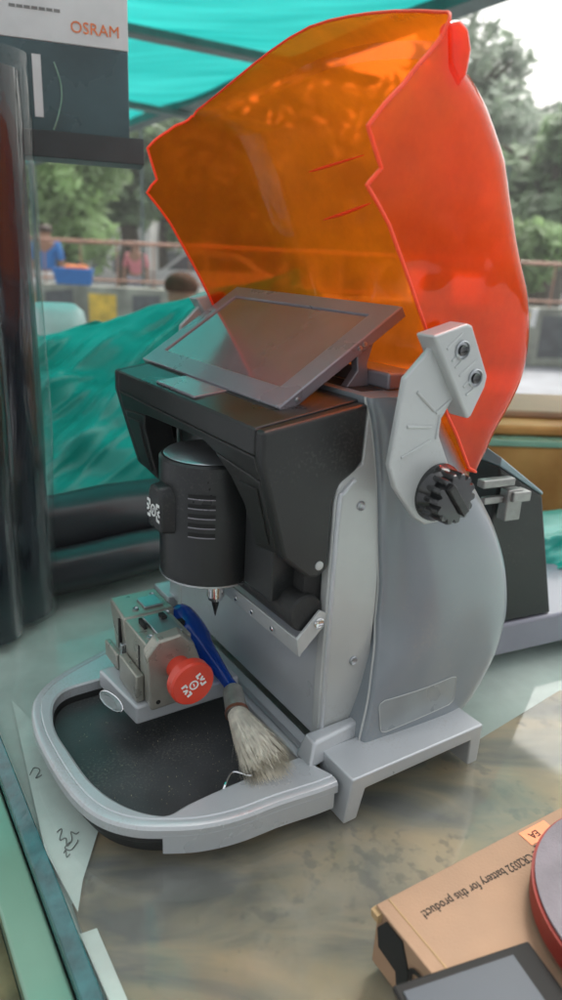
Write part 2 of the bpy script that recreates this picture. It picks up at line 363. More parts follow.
# side frames with their screws
sp = [(.013, .038), (.012, .10), (.012, .268), (.0135, .278), (.018, .286), (.026, .292), (.037, .298), (.0385, .340), (.043, .349), (.0475, .345), (.052, .30), (.064, .23), (.067, .17), (.066, .11), (.053, .038)]
def side_frame(ua, ub, sgn):
    g = G(); g.prism([W(ua, v, z) for v, z in sp], [W(ub, v, z) for v, z in sp]); s_ = g.obj('side_frame', 'silver_light', K, bevel=.0018, seg=3)
    g = G(); ed = cr([(.016, .04), (.0155, .15), (.016, .262), (.020, .276), (.030, .286)], 24)
    g.tube([W(ua - .0008 * sgn, v, z) for v, z in ed], .0022); g.obj('raised_edge', 'silver', s_, smooth=True)
    for (v, z) in ((.0395, .262), (.046, .115)):
        q = G(); q.lathe(W(ua, v, z), -UX * sgn, [(-.0005, .0042), (.0012, .0042), (.0018, .0036), (.0008, .0022), (.0006, .0002)], 20); q.obj('screw', 'steel', s_, smooth=True)
    return s_
side_frame(.060, .071, 1); side_frame(.360, .349, -1)

# rear shell: lofted body
zs  = [.036, .045, .077, .105, .135, .183, .229, .273, .305, .332, .347, .352]
vfz = [.043, .0445, .056, .0625, .068, .0685, .062, .056, .050, .043, .037, .036]
vbz = [.200, .214, .236, .243, .243, .227, .200, .163, .140, .120, .108, .098]
ubz = [.030, .030, .031, .031, .031, .031, .033, .036, .040, .045, .050, .054]
prof = cr(list(zip(zs, vfz, vbz, ubz)), 44)
rows = []
for z, vf, vb, ub in prof:
    d = vb - vf
    uf = min(.056, .034 + max(0, z - .045) * .21); ub = min(ub, uf - .004)
    half = cr([(uf + .006, vf - .0005), (uf + .0005, vf), (uf - .0015, vf + .004), (ub + (uf - ub) * .45, vf + .12 * d), (ub, vf + .32 * d), (ub - .001, vf + .6 * d), (ub + .004, vf + .80 * d), (ub + .016, vf + .92 * d), (ub + .045, vb - .002), (.14, vb + .004), (.21, vb + .006)], 34)
    rows.append([W(u, v, z) for u, v in half] + [W(.42 - u, v, z) for u, v in half[::-1][1:]])
g = G(); g.ring(rows, True, True); SH = g.obj('side_cover', 'cover', K, smooth=True, ang=60)
g = G(); g.tube([r_[1] - VX * .0006 for r_ in rows], .0011, 6); g.obj('cover_edge', 'silver_light', SH, smooth=True)
# film label on the cover, following the surface
def shell_u(v, z):
    k = min(range(len(prof)), key=lambda i: abs(prof[i][0] - z)); z0, vf, vb, ub = prof[k]; t = (v - vf) / (vb - vf)
    return ub + (-.002 if t > .1 else 0) + max(0, t - .6) * .02
bpy.context.view_layer.update()
shbv = BVHTree.FromPolygons([tuple(p) for r_ in rows for p in r_], [f for f in [(j * len(rows[0]) + i, j * len(rows[0]) + (i + 1) % len(rows[0]), (j + 1) * len(rows[0]) + (i + 1) % len(rows[0]), (j + 1) * len(rows[0]) + i) for j in range(len(rows) - 1) for i in range(len(rows[0]))]])
def onshell(v, z, d=.0006):
    h = shbv.ray_cast(W(-.2, v, z), UX)
    return (h[0] - UX * d) if h[0] is not None else W(.03, v, z)
def shell_patch(name, v0, v1, z0, z1, skew, m, d, rr=.006, parent=None):
    N_ = 14; g = G(); pts = []
    for j in range(N_ + 1):
        for i in range(N_ + 1):
            a = i / N_; b = j / N_
            # rounded corners by pulling
            vv = v0 + (v1 - v0) * a; zz = z0 + (z1 - z0) * b + skew * (a - .5)
            dx = min(a, 1 - a) * abs(v1 - v0); dz = min(b, 1 - b) * abs(z1 - z0)
            if dx < rr and dz < rr:
                e = math.sqrt((rr - dx) ** 2 + (rr - dz) ** 2)
                if e > rr:
                    k = (e - rr) / e; vv += (rr - dx) * k * (1 if a < .5 else -1); zz += (rr - dz) * k * (1 if b < .5 else -1)
            pts.append(onshell(vv, zz, d))
    g.add(pts, [(j * (N_ + 1) + i, j * (N_ + 1) + i + 1, (j + 1) * (N_ + 1) + i + 1, (j + 1) * (N_ + 1) + i) for j in range(N_) for i in range(N_)])
    return (G().tube([pts[i] for i in list(range(0, N_ + 1)) + [k * (N_ + 1) + N_ for k in range(1, N_ + 1)] + [N_ * (N_ + 1) + k for k in range(N_ - 1, -1, -1)] + [k * (N_ + 1) for k in range(N_ - 1, -1, -1)]], .0005, 5)).obj('label_edge', 'silver_light', g.obj(name, m, parent or K, smooth=True), smooth=True)
shell_patch('film_label', .062, .150, .052, .082, .006, 'label', .0007, parent=SH)

# black head: side profile lofted, tapering at the bottom of each side
g = G()
top = [(.0, 0)]
def head_side(u_at, inset):
    return None
sideprof = [(-.058, .3325), (-.058, .3120), (-.052, .290), (-.0345, .2290), (-.010, .2075), (.000, .2065), (.0085, .212), (.0095, .235), (.0095, .270), (.016, .284), (.030, .293), (.0365, .300), (.0375, .347)]
t_ = .012
def sp_u(u_, k): return [W(u_, v, z) for v, z in sideprof]
g.box((.0715, .3485), (.02, .045), (.23, .32)); HD = g.obj('head_core', 'black', K)
for ua, ub_ in ((.0585, .0585 + t_), (.3615, .3615 - t_)):
    g = G(); g.prism([W(ua, v, z) for v, z in sideprof], [W(ub_, v, z) for v, z in sideprof]); g.obj('head_side', 'black', HD, bevel=.003, seg=3)
# front frame with its opening for the spindle, on the sloping front
def fp(u, z):   # v of the front face at height z
    return -.058 + max(0, .312 - z) * (.0235 / .083)
g = G()
def fpr(poly, d=.010, vo=.0):
    g.prism([W(u, fp(u, z) + vo, z) for u, z in poly], [W(u, fp(u, z) + d + vo, z) for u, z in poly])
fpr([(.0705, .3325), (.3495, .3325), (.3495, .312), (.0705, .312)])
fpr([(.0705, .3117), (.3495, .3117), (.3495, .292), (.290, .2975), (.280, .2985), (.158, .304), (.141, .2985), (.0705, .292)], .012, -.0002)
fpr([(.0705, .2915), (.1405, .2980), (.120, .282), (.1075, .262), (.103, .2235), (.0705, .2295)], .030)
fpr([(.3495, .2915), (.2905, .297), (.302, .280), (.3085, .24), (.3085, .222), (.3495, .229)], .030)
g.obj('front_frame', 'black', HD, bevel=.0015)
# inset panels that show as fine seams
g = G()
fpr([(.076, .284), (.104, .283), (.0975, .262), (.098, .229), (.078, .234)], .002, -.0016); g.obj('front_inset', 'black', HD, bevel=.0006); g = G()
fpr([(.344, .284), (.309, .286), (.3155, .262), (.3150, .230), (.342, .234)], .002, -.0016); g.obj('front_inset', 'black', HD, bevel=.0006)
# top deck
g = G(); g.prism([W(.0715, -.0575, .3225), W(.3485, -.0575, .3225), W(.3485, .046, .335), W(.0715, .046, .335)], [W(.0715, -.0575, .3330), W(.3485, -.0575, .3330), W(.3485, .046, .3495), W(.0715, .046, .3495)])
g.obj('top_deck', 'black_satin', HD, bevel=.001)
for uu in (.0585, .3615):
    q = G(); s_ = -1 if uu < .2 else 1
    q.lathe(W(uu, -.0005, .2175), UX * s_, [(-.0005, .0038), (.0012, .0038), (.0016, .003)], 18); q.obj('rivet', 'silver_light', HD, smooth=True)
# top rear lip behind the screen
g = G(); g.box((.075, .345), (.070, .105), (.3525, .366)); g.obj('rear_lip', 'bezel', K, bevel=.002)
g = G(); g.box((.08, .34), (.0465, .0695), (.340, .3522)); g.obj('rear_well', 'dark', K)

# spindle
SC = W(.190, -.030, 0); r_s = .0475
g = G(); nseg = 48
def circ(r, z0, k=0.0, vcut=None):
    pts = []
    for i in range(nseg):
        a = 2 * math.pi * i / nseg; du = math.cos(a) * r; dv = math.sin(a) * r
        z = z0 if vcut is None else min(z0, vcut + (dv + r_s) * .9)
        pts.append(SC + UX * du + VX * dv + Vector((0, 0, z)))
    return pts
g.ring([circ(r_s - .002, .1695), circ(r_s, .1715), circ(r_s, .20), circ(r_s, .2795), circ(r_s - .002, .2815), circ(.001, .2820)], True, True)
SP = g.obj('spindle_housing', 'housing', K, smooth=True, ang=25)
g = G(); g.ring([circ(r_s - .0015, .1685), circ(r_s + .0006, .1690), circ(r_s + .0006, .1708)], True, True); g.obj('base_rim', 'steel', SP, smooth=True)
g = G(); g.ring([circ(r_s - .004, .2821), circ(r_s - .0055, .2835), circ(.001, .2842)], True, True); g.obj('housing_cap', 'steel', SP, smooth=True, ang=60)
g = G(); g.box((.088, .134), (-.026, .012), (.176, .245)); g.obj('carriage_block', 'housing', K, bevel=.002)
# vents
for k in range(5):
    z = .2530 - k * .0088; g = G(); q = []
    for lo_r, name_, zz in ((.0004, 'vent_slot', 0),):
        a0, a1 = R(203), R(232)
        pts0 = []; pts1 = []
        for i in range(9):
            a = a0 + (a1 - a0) * i / 8
            c_ = SC + (UX * math.cos(a) + VX * math.sin(a)) * (r_s + .0004)
            pts0.append(c_ + Vector((0, 0, z))); pts1.append(c_ + Vector((0, 0, z + .0036)))
        g.ring([pts0, pts1], False, False); g.obj('vent_slot', 'dark', SP)
        g2 = G(); g2.tube([p - Vector((0, 0, .0006)) for p in pts0], .0006, 6); g2.obj('slot_lip', 'bezel', SP)
# badge block on the front of the spindle
bu, bv, bz = .188, -.075, .238
g = G()
f0 = [(bu - .017, bz - .025), (bu + .017, bz - .025), (bu + .017, bz + .015), (bu + .010, bz + .025), (bu - .010, bz + .025), (bu - .017, bz + .015)]
g.prism([W(a, -.050, b) for a, b in f0], [W(bu + (a - bu) * .82, -.0875, bz + (b - bz) * .82) for a, b in f0]); BB = g.obj('badge_block', 'housing', SP, bevel=.003, seg=3)
def logo(p, xd, yd, s, parent):
    p = Vector(p); xd = Vector(xd).normalized(); yd = Vector(yd); yd = (yd - xd * yd.dot(xd)).normalized(); nd = xd.cross(yd)
    g = G()
    def bar(x0, y0, x1, y1, w):
        a = Vector((x0, y0)); b = Vector((x1, y1)); d = (b - a).normalized() * .0; nn = Vector((-(b - a).y, (b - a).x)).normalized() * w / 2
        l = [a + nn, b + nn, b - nn, a - nn]; g.prism([p + xd * q.x * s + yd * q.y * s for q in l], [p + xd * q.x * s + yd * q.y * s + nd * .0004 for q in l])
    rr = []; n_ = 20
    for k in range(n_):
        a = 2 * math.pi * k / n_; b = 2 * math.pi * (k + 1) / n_
        for (r1, r2) in ((.19, .27),):
            l = [Vector((math.cos(t) * r, math.sin(t) * r)) for t, r in ((a, r1), (a, r2), (b, r2), (b, r1))]
            g.prism([p + xd * q.x * s + yd * q.y * s for q in l], [p + xd * q.x * s + yd * q.y * s + nd * .0004 for q in l])
    bar(-.02, -.1, .02, .1, .07)
    for sx in (-1, 1):
        bar(sx * .62, .34, sx * .34, .34, .12); bar(sx * .62, -.34, sx * .34, -.34, .12)
        bar(sx * .36, .38, sx * .36, .14, .1); bar(sx * .36, -.38, sx * .36, -.14, .1); bar(sx * .64, .12, sx * .42, .0, .1); bar(sx * .64, -.12, sx * .42, 0, .1)
    return g.obj('logo', 'white', parent)
logo(W(bu, -.0880, bz - .002), -UX, (0, 0, 1), .021, BB)
g = G(); ax = W(.1786, -.030, 0)
g.lathe(ax + Vector((0, 0, .1685)), (0, 0, -1), [(0, .0085), (.025, .0085), (.0255, .0075), (.0285, .007)], 24); CL = g.obj('collet', 'chrome', K, smooth=True)
g = G(); g.lathe(ax + Vector((0, 0, .1382)), (0, 0, -1), [(0, .0038), (.003, .0036), (.010, .0018), (.0165, .0004)], 14); g.obj('cutter', 'black_gloss', CL, smooth=True)

# dust curtain roll and its bracket below the head
g = G(); g.lathe(W(.066, -.004, .171), UX, [(0, .015), (.002, .0165), (.24, .0165), (.242, .015)], 28); g.obj('dust_roller', 'rubber', K, smooth=True)
g = G(); g.box((.072, .34), (-.004, .0135), (.172, .245)); g.obj('dust_curtain', 'rubber', K)
g = G()
g.prism([W(.062, -.016, .152), W(.30, -.016, .152), W(.30, -.012, .134), W(.062, -.012, .134)], [W(.062, -.0135, .152), W(.30, -.0135, .152), W(.30, -.0095, .134), W(.062, -.0095, .134)])
BR = g.obj('curtain_bracket', 'silver_light', K, bevel=.0008)
g = G(); g.prism([W(.0605, -.013, .135), W(.0605, -.016, .152), W(.0605, .006, .174), W(.0605, .013, .170), W(.0605, .011, .158)], [W(.0635, -.013, .135), W(.0635, -.016, .152), W(.0635, .006, .174), W(.0635, .013, .170), W(.0635, .011, .158)]); g.obj('bracket_ear', 'silver_light', BR, bevel=.0006)
for p in ((.0605, .005, .163),):
    q = G(); q.lathe(W(*p), -UX, [(0, .005), (.0015, .005), (.002, .004), (.001, .002)], 18); q.obj('screw', 'chrome', BR, smooth=True)
for uu in (.10, .135, .165, .2, .235):
    q = G(); q.lathe(W(uu, -.0150, .143), -VX, [(0, .0024), (.0012, .0024), (.0016, .0015)], 12); q.obj('screw', 'chrome', BR, smooth=True)

# touch screen, tilted up off the head
scl = [W(.372, -.020, .3375), W(.095, -.020, .3375), W(.098, .100, .414), W(.380, .100, .414)]
nrm_s = (scl[1] - scl[0]).cross(scl[3] - scl[0]).normalized()
if nrm_s.z < 0: nrm_s = -nrm_s
def sq(a, b, h=0):      # a across 0..1 left->right, b up 0..1
    p = (scl[0] * (1 - a) + scl[1] * a) * (1 - b) + (scl[3] * (1 - a) + scl[2] * a) * b
    return p + nrm_s * h
def frame_loft(o_, i_, h0, h1):
    g = G(); a0, b0, a1, b1 = o_; c0, d0, c1, d1 = i_
    lo = [sq(a0, b0, h0), sq(a1, b0, h0), sq(a1, b1, h0), sq(a0, b1, h0)]; hi = [sq(a0, b0, h1), sq(a1, b0, h1), sq(a1, b1, h1), sq(a0, b1, h1)]
    li = [sq(c0, d0, h0), sq(c1, d0, h0), sq(c1, d1, h0), sq(c0, d1, h0)]; hi_ = [sq(c0, d0, h1), sq(c1, d0, h1), sq(c1, d1, h1), sq(c0, d1, h1)]
    g.add(lo + hi + li + hi_, [(i, (i + 1) % 4, 4 + (i + 1) % 4, 4 + i) for i in range(4)] + [(4 + i, 4 + (i + 1) % 4, 12 + (i + 1) % 4, 12 + i) for i in range(4)] + [(8 + i, 8 + (i + 1) % 4, 12 + (i + 1) % 4, 12 + i) for i in range(4)] + [(i, (i + 1) % 4, 8 + (i + 1) % 4, 8 + i) for i in range(4)])
    return g
TS = frame_loft((0, 0, 1, 1), (.075, .15, .905, .88), -.006, .004).obj('touch_screen', 'bezel', K, bevel=.0012)
g = G(); g.prism([sq(.07, .14, -.0045), sq(.91, .14, -.0045), sq(.91, .885, -.0045), sq(.07, .885, -.0045)], [sq(.07, .14, .0022), sq(.91, .14, .0022), sq(.91, .885, .0022), sq(.07, .885, .0022)]); g.obj('display', 'display', TS)
# notches at the hinge
g = G(); g.prism([W(.180, -.053, .3336), W(.262, -.053, .3336), W(.262, -.019, .3365), W(.180, -.019, .3365)], [W(.180, -.053, .3362), W(.262, -.053, .3362), W(.262, -.019, .3400), W(.180, -.019, .3400)]); g.obj('hinge_plate', 'bezel', TS, bevel=.0008)
for ua, ub_ in ((.264, .345), (.100, .178)):
    g = G(); g.prism([W(ua, -.027, .3370), W(ub_, -.027, .3370), W(ub_, -.0205, .3378), W(ua, -.0205, .3378)], [W(ua, -.027, .3376), W(ub_, -.027, .3376), W(ub_, -.0205, .3395), W(ua, -.0205, .3395)]); g.obj('hinge_slot', 'dark', TS)
for b in (.12, .62, .66):
    q = G(); p = sq(1, b, -.001); q.lathe(p, -UX, [(-.001, .0022), (.0008, .0022), (.0011, .0015)], 12); q.obj('screw', 'steel', TS, smooth=True)
g = G(); g.prism([W(.101, .056, .378), W(.101, .073, .388), W(.101, .068, .370), W(.101, .072, .352), W(.101, .046, .3495), W(.101, .058, .365)], [W(.110, .056, .378), W(.110, .073, .388), W(.110, .068, .370), W(.110, .072, .352), W(.110, .046, .3495), W(.110, .058, .365)]); g.obj('strut', 'bezel', K, bevel=.001)
g = G(); g.prism([W(.36, .056, .378), W(.36, .073, .388), W(.36, .072, .352), W(.36, .046, .3495)], [W(.35, .056, .378), W(.35, .073, .388), W(.35, .072, .352), W(.35, .046, .3495)]); g.obj('strut', 'bezel', K, bevel=.001)

# shield arms and knobs
arm = [(.054, .391), (.035, .373), (.028, .309), (.036, .290), (.060, .262), (.072, .2545), (.090, .2545), (.104, .268), (.102, .287), (.090, .303), (.076, .327), (.076, .340), (.087, .356), (.100, .362), (.088, .400), (.066, .402)]
clampp = [(.050, .4035), (.083, .4118), (.088, .4105), (.1118, .3725), (.1105, .3640), (.0995, .3420), (.0955, .3400)]
def onu(x, y, u):
    d = ray(x, y); t = (O + UX * u - CAM).dot(UX) / d.dot(UX); p = CAM + d * t - O; return p.dot(VX), p.z
def arm_set(sg, ub_):
    def w(u, v, z): return W(ub_ + sg * u, v, z)
    g = G(); g.prism([w(.0, v, z) for v, z in arm], [w(.006, v, z) for v, z in arm]); a_ = g.obj('shield_arm', 'silver_light', K, bevel=.0016, seg=3)
    for (x0, y0, x1, y1) in ((417, 392, 434, 411), (407, 427, 431, 427), (401, 458, 430, 441), (440, 415, 436, 439), (436, 413, 450, 401)):
        p0 = onu(x0, y0, .0178); p1 = onu(x1, y1, .0178); g = G(); g.tube([w(-.0001, p0[0], p0[1]), w(-.0001, p1[0], p1[1])], .0013, 8); g.obj('arm_rib', 'silver_light', a_, smooth=True)
    g = G(); g.prism([w(-.008, v, z) for v, z in clampp], [w(.012, v, z) for v, z in clampp]); c_ = g.obj('clamp_plate', 'silver_light', K, bevel=.0022, seg=3)
    for (x0, y0, x1, y1) in ((447, 349, 463, 334), (459, 376, 477, 360), (452, 361, 459, 355), (455, 368, 461, 362), (463, 387, 470, 381), (466, 395, 473, 389)):
        p0 = onu(x0, y0, .0098); p1 = onu(x1, y1, .0098); g = G(); g.tube([w(-.0081, p0[0], p0[1]), w(-.0081, p1[0], p1[1])], .0010, 8); g.obj('clamp_rib', 'silver_light', c_, smooth=True)
    for (v, z) in ((.0800, .3928), (.0975, .3716)):
        q = G(); p = w(-.008, v, z); q.lathe(p, -UX * sg, [(-.001, .0072), (.0012, .0072), (.0018, .0064), (.0004, .0056), (.0004, .0002)], 24); sc = q.obj('screw', 'steel', c_, smooth=True, ang=30)
        q = G(); q.lathe(p - UX * sg * .0003, -UX * sg, [(0, .0042), (.0018, .0040), (.0010, .0022), (.0010, .0002)], 18); q.obj('screw_head', 'black_gloss', sc, smooth=True, ang=30)
    # knob
    kc = w(0, .081, .281)
    g = G(); g.lathe(kc, -UX * sg, [(-.002, .024), (.003, .0235), (.0105, .0185)], 40); kb = g.obj('knob', 'black_gloss', K, smooth=True)
    g = G(); nt = 14; rings = []
    for (d, k) in ((.006, .97), (.019, .97), (.021, .92), (.021, .03)):
        ring = []
        for i in range(nt * 8):
            th = 2 * math.pi * i / (nt * 8); w_ = .5 + .5 * math.cos(th * nt); rr = (.0175 + .0042 * min(1, w_ * 1.6)) * k
            c = Vector((math.cos(th) * rr, math.sin(th) * rr)); ring.append(kc - UX * sg * d + VX * c.x + Vector((0, 0, c.y)))
        rings.append(ring)
    g.ring(rings, True, True); g.obj('grip', 'black_gloss', kb, smooth=True, ang=30)
    g = G(); g.wbox(kc - UX * sg * .0225, UX * .002, VX * .003 + Vector((0, 0, .002)), (VX * -.010 + Vector((0, 0, .012)))); g.obj('knob_bar', 'black', kb, bevel=.0008)
arm_set(1, .018); arm_set(-1, .402)

# orange shield: rounded hood, two side walls joined by the curved wall
E_ = [(.055, .600), (.040, .581), (.027, .564), (.011, .548), (-.003, .532), (.004, .520), (.011, .509), (.000, .498), (.012, .486), (.022, .475), (.045, .440), (.067, .405), (.085, .370), (.0996, .339), (.113, .322), (.134, .290)]
Q_ = [(.060, .606), (.076, .600), (.092, .590), (.107, .577), (.121, .562), (.134, .547), (.147, .530), (.160, .508), (.172, .486), (.182, .463), (.198, .430), (.208, .395), (.207, .362), (.193, .333), (.174, .305), (.148, .283)]
nst = 91; st = []
for k in range(nst):
    t = k / (nst - 1) * 15; i = min(int(t), 14); f = t - i
    e = Vector(E_[i]) * (1 - f) + Vector(E_[i + 1]) * f; st.append((t, e))
qq = cr(Q_, nst); US0, US1 = .036, .388
rows = []
for k in range(nst):
    t, e = st[k]; q = Vector(qq[k]); a = Vector(qq[max(k - 1, 0)]); b = Vector(qq[min(k + 1, nst - 1)]); tn = (b - a).normalized(); nr = Vector((-tn.y, tn.x))
    if nr.y < 0 and k < 40: nr = -nr
    if k >= 40 and nr.x < 0: nr = -nr
    # raised lip near the rim
    lip = .011 if t < 1.7 else (.011 * max(0, 1 - (t - 1.7) / .25))
    q = q + nr * lip
    if 6.2 < t < 10: q = q - nr * .004 * math.sin((t - 6.2) / 3.8 * math.pi)
    D = q - e; Lq = D.length; d = D.normalized(); r_ = min(.034, .45 * Lq)
    pts = []
    for j in range(5): pts.append((US0, e + d * (Lq - r_) * (j / 5)))
    for j in range(8):
        th = math.pi / 2 * j / 7; pts.append((US0 + r_ - r_ * math.cos(th), e + d * (Lq - r_ + r_ * math.sin(th))))
    for j in range(1, 12):
        s_ = j / 12; uu = (US0 + r_) * (1 - s_) + (US1 - r_) * s_; bl = .020 * (1 - (2 * s_ - 1) ** 2)
        pts.append((uu, e + d * Lq + nr * bl))
    for j in range(7, -1, -1):
        th = math.pi / 2 * j / 7; pts.append((US1 - r_ + r_ * math.cos(th), e + d * (Lq - r_ + r_ * math.sin(th))))
    for j in range(4, -1, -1): pts.append((US1, e + d * (Lq - r_) * (j / 5)))
    def drop(u):
        a = min(1, max(0, (u - .20) / .188)); a = a * a * (3 - 2 * a); b = max(0, 1 - t / 4); return .024 * a * b + .010 * b
    def lift(u): return .018 * (u - US0) / (US1 - US0) * min(1, max(0, (11 - t) / 7))
    def fw_(u): return -.008 * (u - US0) / (US1 - US0) * max(0, 1 - abs(t - 6.5) / 4)
    def wl(k):
        a = min(1, max(0, (pts[k][0] - .20) / .188)); return a * lip * .9 * (min(1, (len(pts) - 1 - k) / 5.0))
    rows.append([W(u, p.x - nr.x * (drop(u) + wl(k)) + fw_(u), p.y - nr.y * (drop(u) + wl(k)) + lift(u)) for k, (u, p) in enumerate(pts)])
g = G(); g.ring(rows, False, False); HS = g.obj('shield', 'shield', K, smooth=True, ang=50)
g = G(); g.tube([r_[0] for r_ in rows], .0014, 8); g.tube([r_[-1] for r_ in rows], .0014, 8); g.tube(rows[0], .0011, 8); g.tube(rows[-1], .0011, 8)
g.obj('shield_edge', 'shield_edge', HS, smooth=True)
nn_ = len(rows[0])
hbv = BVHTree.FromPolygons([tuple(p) for r_ in rows for p in r_], [(j * nn_ + i, j * nn_ + i + 1, (j + 1) * nn_ + i + 1, (j + 1) * nn_ + i) for j in range(nst - 1) for i in range(nn_ - 1)])
def rib_glint_line(px, r_, m):
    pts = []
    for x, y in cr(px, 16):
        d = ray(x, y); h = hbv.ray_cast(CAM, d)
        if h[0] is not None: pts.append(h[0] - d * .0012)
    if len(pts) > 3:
        g = G(); g.tube(pts, [r_ * math.sin(math.pi * (k + .5) / len(pts)) + .0002 for k in range(len(pts))], 6); g.obj('rib_glint_tube', m, HS, smooth=True)
rib_glint_line([(323, 220), (345, 213), (371, 203)], .0016, 'shield_edge'); rib_glint_line([(309, 172), (325, 167), (364, 155)], .0012, 'shield_edge')  # first tube: red ridge line; second: a reflected highlight built as a tube
tabp = [(.055, .599), (.066, .6035), (.0755, .600), (.0805, .588), (.0790, .573), (.0715, .563), (.060, .575)]
g = G(); g.prism([W(.0345, v, z) for v, z in tabp], [W(.045, v, z) for v, z in tabp]); g.obj('pull_tab', 'shield', HS, bevel=.004, seg=4)

# vise on its sled
g = G(); g.prism([W(.160, -.119, .040), W(.236, -.128, .040), W(.236, -.012, .040), W(.160, -.012, .040)], [W(.160, -.119, .0595), W(.236, -.128, .0595), W(.236, -.012, .0595), W(.160, -.012, .0595)]); SL = g.obj('clamp_sled', 'silver', K, bevel=.0025, seg=3)
g = G()
def onv(x, y, v):
    d = ray(x, y); t = (O + VX * v - CAM).dot(VX) / d.dot(VX); return CAM + d * t
lA = onv(101, 686, -.136); lB = onv(123, 718, -.140); cc = (lA + lB) / 2; ax_ = (-VX * .8 - UX * .2 + Vector((0, 0, .35))).normalized(); a_ = (lB - lA).normalized(); a_ = (a_ - ax_ * a_.dot(ax_)).normalized(); b_ = ax_.cross(a_)
def ell(s, h): return [cc + ax_ * h + (a_ * math.cos(2 * math.pi * i / 32) * .0175 + b_ * math.sin(2 * math.pi * i / 32) * .0062) * s for i in range(32)]
g.ring([ell(.7, -.0035), ell(1, -.001), ell(1, .001), ell(.75, .0035), ell(.6, .0025), ell(.01, .002)], True, True); LV = g.obj('clear_lever', 'clear_knob', SL, smooth=True, ang=30)
E1 = ell(1, 0); g = G(); g.tube(E1 + E1[:1], .0008, 6); g.obj('lever_rim', 'chrome', LV, smooth=True)
VT = .0
g = G(); pl = [(-.110, .0600), (-.1135, .116), (-.103, .129), (-.080, .131), (-.067, .117), (-.049, .062)]
g.prism([W(.147, v, z) for v, z in pl], [W(.160, v + .001, z + .002) for v, z in pl]); CV = g.obj('key_clamp', 'olive', K, bevel=.002, seg=2)
g = G(); g.box((.1603, .212), (-.1085, -.064), (.0601, .121)); g.obj('clamp_jaw', 'olive', CV, bevel=.0015)
g = G(); g.prism([W(.219, -.104, .0601), W(.262, -.100, .0601), W(.262, -.056, .0601), W(.219, -.056, .0601)], [W(.219, -.107, .118), W(.268, -.104, .118), W(.268, -.054, .118), W(.219, -.054, .118)]); g.obj('clamp_jaw', 'olive', CV, bevel=.0025)
g = G(); g.box((.165, .209), (-.1165, -.1087), (.0601, .088)); g.obj('jaw_step', 'olive', CV, bevel=.0015)
g = G(); g.box((.224, .258), (-.1135, -.1075), (.0601, .078)); g.obj('jaw_step', 'olive', CV, bevel=.0015)
g = G(); g.box((.213, .2185), (-.112, -.099), (.0601, .094)); g.obj('jaw_spacer', 'steel', CV, bevel=.0008)
for (a, b, c) in ((.232, -.090, .1182), (.254, -.064, .1182), (.171, -.100, .1211), (.207, -.068, .1211)):
    q = G(); q.lathe(W(a, b, c), (0, 0, 1), [(0, .0032), (.0012, .0032), (.0014, .0024), (.0004, .0016), (.0004, .0002)], 16); q.obj('screw', 'steel', CV, smooth=True, ang=30)
g = G(); g.box((.2122, .2188), (-.098, -.046), (.0601, .104)); g.obj('slot', 'dark', CV)
g = G(); g.box((.166, .204), (-.094, -.070), (.1212, .1245)); g.box((.228, .250), (-.082, -.062), (.1182, .1205)); g.obj('jaw_plate', 'steel', CV, bevel=.0008)
g = G(); g.box((.186, .200), (-.0995, -.0965), (.1212, .1262)); g.obj('key_stop', 'dark', CV)
g = G(); g.box((.190, .199), (-.080, -.075), (.1248, .1275)); g.obj('key_stop', 'dark', CV)
g = G(); g.box((.2305, .2335), (-.1076, -.1050), (.080, .112)); g.obj('guide_groove', 'dark', CV)
g = G(); g.box((.175, .178), (-.109, -.108), (.066, .112)); g.obj('guide_groove', 'dark', CV)
g = G(); kp = W(.1475, -.0835, .0985); g.lathe(kp, -UX, [(-.001, .0115), (.010, .0105), (.016, .0105), (.0195, .0185), (.022, .0205), (.030, .0205), (.032, .0190), (.0325, .001)], 40); KN = g.obj('clamp_knob', 'red', CV, smooth=True, ang=30)
logo(kp - UX * .0327, (VX + Vector((0, 0, .55))), (Vector((0, 0, 1)) - VX * .55), .0165, KN)
q = G(); q.lathe(W(.147, -.103, .068), -UX, [(0, .0022), (.0003, .0022), (.0003, .0001)], 12); q.obj('set_screw', 'dark', CV)
q = G(); q.lathe(W(.188, -.1086, .076), -VX, [(0, .0045), (.0004, .0045), (.0004, .0001)], 16); q.obj('warning_dot', 'disc_red', CV)

# ------------------------------------------------------------------ brush and clip lying in the tray
P0, P1, P2, P3 = W(.2600, -.0305, .088), W(.1417, -.030, .062), W(.112, -.041, .056), W(.040, -.050, .050)
P0 = onv(176, 608, -.040)
B = empty('paint_brush', P3, 'old brush with blue plastic handle and off-white bristles resting across the grey tray', 'brush')
g = G(); hp = [P0, P0.lerp(P1, .3), P0.lerp(P1, .65), P1]
g.tube(cr([tuple(p) for p in hp], 14), [.005, .011, .0135, .0145, .015, .0148, .0138, .0105, .0095, .0085, .0075, .0065, .006, .0065], 12); g.obj('handle', 'blue', B, smooth=True)
g = G(); g.tube([P1, P1.lerp(P2, .1), P1.lerp(P2, .9), P2], [.007, .0095, .0105, .011], 16); fe = g.obj('ferrule', 'wood_ferrule', B, smooth=True)
g = G(); g.tube([P2.lerp(P1, .1), P2], [.0112, .0114], 16); g.obj('ferrule_band', 'copper', fe, smooth=True)
dr = (P3 - P2); g = G(); a_ = dr.orthogonal().normalized(); b_ = dr.normalized().cross(a_)
rg = random.Random(3)
g.tube([P2, P2.lerp(P3, .5), P2.lerp(P3, .85)], [.009, .0115, .012], 12)
